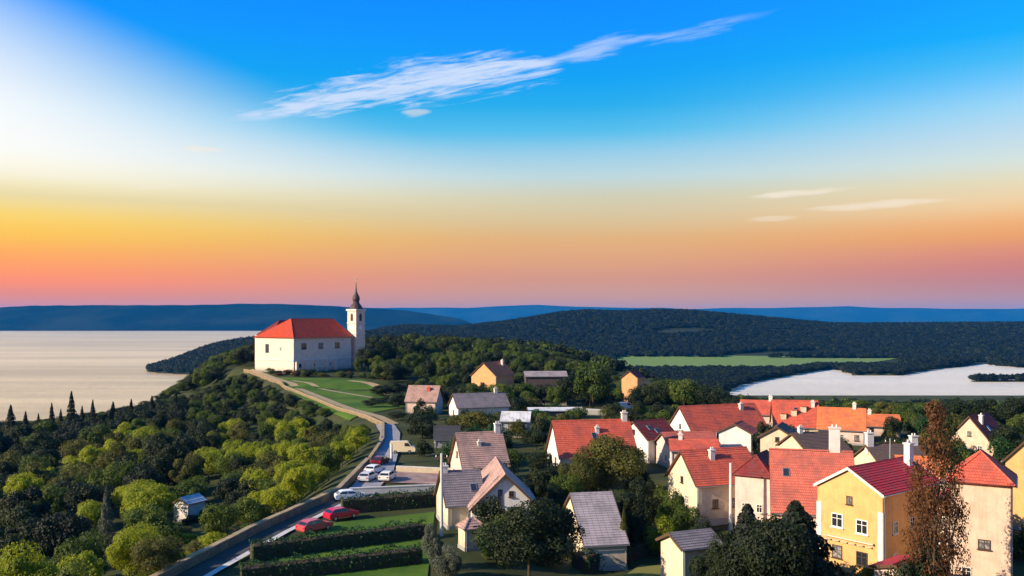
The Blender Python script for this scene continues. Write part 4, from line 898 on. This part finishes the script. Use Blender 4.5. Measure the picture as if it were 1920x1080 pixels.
scatter(44, gap_region, 2.6, lambda x, y: (rr.uniform(1.5, 2.4), rr.uniform(1.5, 2.3), 'bush', rr.choice(['lime', 'mid', 'olive', 'dark', 'lime']), 'low shrub', 'low shrubs on the bank outside the stone wall'))
def ridge_region():
    y = rr.uniform(405, 660); u = rr.uniform(290, 1080); return X_(u, y), y
def ridge_tree(x, y):
    u = U0+F*x/y; z = H(x, y)
    if z < -70: return None
    h = rr.uniform(8, 14); vt = (ZC-z-h)*F/y+VH
    lim = float(np.interp(u, [290, 330, 370, 400, 480, 660, 700, 760, 860, 960, 1080], [742, 722, 696, 665, 640, 640, 628, 622, 628, 640, 665]))
    if vt < lim: h -= (lim-vt)*y/F
    if h < 4: return None
    return (h, rr.uniform(4, 6), 'round', rr.choice(['dark', 'dark', 'mid', 'conifer']), 'dark tree in the wood on the ridge behind the abbey and village', 'trees of the wood on the ridge')
scatter(560, ridge_region, 6.5, ridge_tree)
def mid_region():
    y = rr.uniform(255, 480); u = rr.uniform(700, 2050); return X_(u, y), y
def mid_tree(x, y):
    u = U0+F*x/y; z = H(x, y); h = rr.uniform(6, 10); vt = (ZC-z-h)*F/y+VH
    lim = float(np.interp(u, [700, 880, 960, 1080, 1180, 1300, 1380, 1500, 1700, 2050], [722, 690, 692, 690, 705, 712, 742, 748, 752, 748]))
    if y < 300 and u < 1200: lim += 22
    if y > 325 and u < 1150: lim = float(np.interp(u, [700, 860, 960, 1080, 1150], [634, 640, 652, 672, 690]))
    if vt < lim: h -= (lim-vt)*y/F
    if h < 2.5: return None
    return (h, rr.uniform(3.2, 5), 'round', rr.choice(['dark', 'dark', 'mid', 'olive']), 'dark leafy tree in the belt of trees behind the village roofs', 'trees in the belt behind the roofs')
scatter(800, mid_region, 5.6, mid_tree)
def vill_region():
    y = rr.uniform(84, 255); u = rr.uniform(780, 2000); return X_(u, y), y
def vill_shrub(x, y):
    if x < -8 and y < 150: return None
    u = U0+F*x/y
    if 1090 < u < 1340 and y < 104: return None
    h = rr.uniform(2.6, 6.4); return (h, rr.uniform(1.7, 3.1), 'bush', rr.choice(['dark', 'dark', 'mid', 'hedge', 'olive']), 'small garden shrub growing between the village houses', 'garden shrubs between the houses')
scatter(235, vill_region, 2.9, vill_shrub)
def lawn_region():
    t_ = rr.random(); return (-100+58*t_+rr.uniform(-3, 3), 366-22*t_+rr.uniform(-5, 5))
scatter(26, lawn_region, 3.0, lambda x, y: (rr.uniform(1.5, 3.2), rr.uniform(1.6, 2.4), 'bush', rr.choice(['olive', 'dark', 'autumn', 'mid']), 'low shrub at the foot of the abbey wall above the lawn', 'shrubs below the abbey wall'))
def shows(c): return c[3]*c[2]/c[1]**2 if 0 < U0+F*c[0]/c[1]+60 < 2040 else 0
CAND.sort(key=shows, reverse=True)
tr_ = [c for c in CAND if c[4] != 'bush']; bu_ = [c for c in CAND if c[4] == 'bush']
keep = 300-sum(1 for o in bpy.data.objects if o.get('category') == 'tree')-2
LM = [('white hut', 356, 938), ('leftmost lakeside conifer', 20, 800), ('tallest lakeside conifer', 134, 780), ('pointed grey conifer', 200, 950), ('sharp bend of the stone wall', 690, 860), ('middle of the stone wall', 560, 965),
      ('lower end of the stone wall', 340, 1070), ('foot of the abbey', 500, 715), ('white abbey tower', 676, 620), ('abbey lawn', 610, 745), ('pale pink cottage', 796, 745), ('orange gabled house', 915, 710), ('long dark barn', 1020, 712),
      ('house with the white end wall', 895, 755), ('long red roof', 1352, 785), ('dormered red roof', 1490, 775), ('tall reddish brown tree', 1755, 800), ('maroon roof', 1830, 805), ('yellow gable', 1592, 960), ('salmon roof', 1520, 890),
      ('narrow cream outbuilding', 884, 1010), ('grey sheet roof', 1105, 980), ('large olive tree', 1140, 890), ('small orange cottage', 1186, 712), ('dark slate roof', 838, 816), ('shaded grey house', 968, 795), ('small garden house', 1294, 1020),
      ('tall cream house', 1850, 980), ('orange roof', 1578, 785), ('cream gable of the red roof house', 1262, 885), ('bright tree in the lower left corner', 40, 1035), ('bend of the low parapet wall', 640, 790), ('white triangular gable', 935, 935)]
CW = dict(dark='dark green', mid='fresh green', olive='olive green', lime='yellow green', autumn='brown leaved', conifer='blackish green', hedge='deep green', grey='grey green')
ORD = ['nearest', 'second nearest', 'third nearest', 'fourth nearest', 'fifth nearest', 'sixth nearest', 'seventh nearest', 'eighth nearest', 'ninth nearest', 'tenth nearest', 'eleventh nearest', 'twelfth nearest', 'thirteenth nearest', 'fourteenth nearest', 'fifteenth nearest', 'sixteenth nearest', 'seventeenth nearest', 'eighteenth nearest', 'nineteenth nearest', 'twentieth nearest', 'twenty first nearest', 'twenty second nearest', 'twenty third nearest', 'twenty fourth nearest', 'farthest']
PICK = []
for c in tr_[:keep]+bu_:
    u_ = U0+F*c[0]/c[1]; v_ = VH+(ZC-H(c[0], c[1])-c[2]*.6)*F/c[1]
    if not -40 < u_ < 1960 or v_ > 1120: continue
    k = min(LM, key=lambda q: (q[1]-u_)**2+(q[2]-v_)**2); a, b = u_-k[1], v_-k[2]
    dr = ('right of' if a > 0 else 'left of') if abs(a) > abs(b) else ('below' if b > 0 else 'above')
    PICK.append((math.hypot(a, b), c, f"{CW[c[5]]} {'shrub' if c[4] == 'bush' else 'tree'} {dr} the {k[0]}"))
cnt = {}
for d_, c, ph in sorted(PICK, key=lambda q: q[0]):
    i = cnt[ph] = cnt.get(ph, -1)+1
    tree(*c[:6], f"{ORD[min(i, 24)]} {ph}", c[7], cat='shrub' if c[4] == 'bush' else 'tree')
REST = tr_[keep:]
# the rest of the woods: one mass of instanced crowns per wood
def mass(name, pts, protos, spec):
    """pts: (x, y, z, sx, sz)"""
    pts = np.array(pts); me = bpy.data.meshes.new(name); me.vertices.add(len(pts)); me.vertices.foreach_set('co', pts[:, :3].astype(np.float32).ravel())
    at = me.attributes.new('sc', 'FLOAT_VECTOR', 'POINT'); at.data.foreach_set('vector', np.stack([pts[:, 3], pts[:, 3], pts[:, 4]], 1).astype(np.float32).ravel())
    o = bpy.data.objects.new(name, me); COL.objects.link(o); tag(o, kind='stuff')
    gt = bpy.data.node_groups.new(name+'_nodes', 'GeometryNodeTree'); gt.interface.new_socket('Geometry', in_out='INPUT', socket_type='NodeSocketGeometry'); gt.interface.new_socket('Geometry', in_out='OUTPUT', socket_type='NodeSocketGeometry')
    n, l = gt.nodes, gt.links; gi, go = n.new('NodeGroupInput'), n.new('NodeGroupOutput'); jn = n.new('GeometryNodeJoinGeometry')
    gidx = n.new('GeometryNodeInputIndex'); k = len(protos)
    for i, pme in enumerate(protos):
        m2 = pme.copy(); m2.materials.clear(); m2.materials.append(FOL[spec[i % len(spec)]])
        po = bpy.data.objects.new('crown_source', m2)
        oi = n.new('GeometryNodeObjectInfo'); oi.inputs['Object'].default_value = po; oi.inputs['As Instance'].default_value = True
        md = n.new('ShaderNodeMath'); md.operation = 'MODULO'; l.new(gidx.outputs[0], md.inputs[0]); md.inputs[1].default_value = k
        cp = n.new('ShaderNodeMath'); cp.operation = 'COMPARE'; l.new(md.outputs[0], cp.inputs[0]); cp.inputs[1].default_value = i; cp.inputs[2].default_value = .4
        ip = n.new('GeometryNodeInstanceOnPoints'); l.new(gi.outputs[0], ip.inputs['Points']); l.new(cp.outputs[0], ip.inputs['Selection']); l.new(oi.outputs['Geometry'], ip.inputs['Instance'])
        na = n.new('GeometryNodeInputNamedAttribute'); na.data_type = 'FLOAT_VECTOR'; na.inputs[0].default_value = 'sc'; l.new(na.outputs[0], ip.inputs['Scale'])
        rv = n.new('FunctionNodeRandomValue'); rv.data_type = 'FLOAT_VECTOR'; rv.inputs[0].default_value = (0, 0, 0); rv.inputs[1].default_value = (0, 0, 6.28); l.new(rv.outputs[0], ip.inputs['Rotation'])
        l.new(ip.outputs[0], jn.inputs[0])
    l.new(jn.outputs[0], go.inputs[0]); md_ = o.modifiers.new('scatter', 'NODES'); md_.node_group = gt; return o
if REST: mass('slope_wood', [(c[0], c[1], H(c[0], c[1])-.2, c[3]*2, c[2]) for c in REST], CROWN['round'][:4], ['dark', 'mid', 'dark', 'mid'])
r2 = np.random.default_rng(5)
def cloud_pts(n, fy, fu, hs, cond, rs):
    y = fy(r2.uniform(0, 1, n)); u = r2.uniform(*fu, n); x = (u-U0)/F*y; z = height(x, y); k = cond(x, y, z, u); x, y, z = x[k], y[k], z[k]
    return np.stack([x, y, z-.6, r2.uniform(*rs, len(x)), r2.uniform(*hs, len(x))], 1)
P1 = cloud_pts(9000, lambda t: 430+470*t, (650, 2250), (6, 11), lambda x, y, z, u: (z > -52.5) & (y+.5*np.abs(u-1000)*.3 > 480) & ~((u > 1345) & (y > 770)), (7, 11))
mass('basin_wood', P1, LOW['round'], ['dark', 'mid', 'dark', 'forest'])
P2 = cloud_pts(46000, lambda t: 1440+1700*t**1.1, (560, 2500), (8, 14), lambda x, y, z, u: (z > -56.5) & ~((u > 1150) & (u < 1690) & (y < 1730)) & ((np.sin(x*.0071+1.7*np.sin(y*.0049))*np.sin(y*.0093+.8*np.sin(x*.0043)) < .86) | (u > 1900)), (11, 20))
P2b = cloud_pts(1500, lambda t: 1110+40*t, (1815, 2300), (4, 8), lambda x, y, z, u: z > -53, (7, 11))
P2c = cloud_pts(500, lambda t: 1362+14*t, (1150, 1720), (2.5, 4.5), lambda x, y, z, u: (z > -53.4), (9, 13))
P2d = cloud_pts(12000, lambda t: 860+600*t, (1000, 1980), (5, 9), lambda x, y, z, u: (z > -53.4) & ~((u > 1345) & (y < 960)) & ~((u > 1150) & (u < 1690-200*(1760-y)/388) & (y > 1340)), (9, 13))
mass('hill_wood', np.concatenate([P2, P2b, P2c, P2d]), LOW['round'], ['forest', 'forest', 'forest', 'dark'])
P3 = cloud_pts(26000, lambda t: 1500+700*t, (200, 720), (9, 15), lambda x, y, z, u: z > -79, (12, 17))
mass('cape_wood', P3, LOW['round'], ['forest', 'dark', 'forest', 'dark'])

# ------------------------------------------------------------------ hedges
def hedge(label, p, q_, w, h, sp='hedge'):
    p, q_ = Vector(p), Vector(q_); d = q_-p; ln = d.length; a = math.atan2(d.y, d.x); c = (p+q_)/2
    root = empty('hedge', (c.x, c.y, H(c.x, c.y)), a, label, 'hedge'); r = np.random.default_rng(int(ln*100)); n = int((ln*w+2*ln*h+2*w*h)*26)
    zt = lambda x: np.interp(x, np.linspace(-ln/2, ln/2, 9), [H(c.x+math.cos(a)*s_, c.y+math.sin(a)*s_)-root.location.z for s_ in np.linspace(-ln/2, ln/2, 9)])
    f = r.uniform(0, 1, n); x = r.uniform(-ln/2, ln/2, n); top = f < w/(w+2*h); s = np.where(r.uniform(0, 1, n) < .5, -1, 1)
    hh = h*(1+.09*np.sin(x*1.3)+.07*np.sin(x*3.1+1)+.05*np.sin(x*7.3)); y = np.where(top, r.uniform(-w/2, w/2, n), s*w/2*(1+r.normal(0, .14, n))); z = np.where(top, hh+np.abs(r.normal(0, .13, n)), r.uniform(0, 1, n)*hh)
    e = r.uniform(0, 1, n) < .04; x = np.where(e, s*ln/2, x)
    nr = np.stack([np.where(e, s, 0)*1.0, np.where(top, 0, s), np.where(top, 1, .25)], 1)+r.normal(0, .45, (n, 3)); nr /= np.linalg.norm(nr, axis=1, keepdims=True)
    V, Q_ = leaf_quads(np.stack([x, y, z+zt(x)], 1), nr, .13, r)
    link('foliage', np_mesh('foliage', V, Q_), FOL[sp], root)
    m = MB(); xs_ = np.linspace(-ln/2+.1, ln/2-.1, 8)
    for x0, x1 in zip(xs_, xs_[1:]): z0 = float(zt((x0+x1)/2)); m.box(x0, x1, -w/2+.12, w/2-.12, z0-.8, z0+h*.86)
    m.build('branches', BARK, root)
hedge('dark clipped hedge under the pale terrace wall above the garden lawn', g(640, 962), g(815, 948), 1.8, 2.0)
hedge('upper of the two dark hedges crossing the garden lawn', g(470, 1052), g(795, 1008), 1.7, 1.9)
hedge('lower of the two dark hedges crossing the garden lawn', g(450, 1095), g(790, 1056), 1.7, 1.8)
hedge('dark green hedge below the grey sheet roof', g(1085, 1075, -2.5), g(1258, 1022, -2.5), 2.6, 2.0)
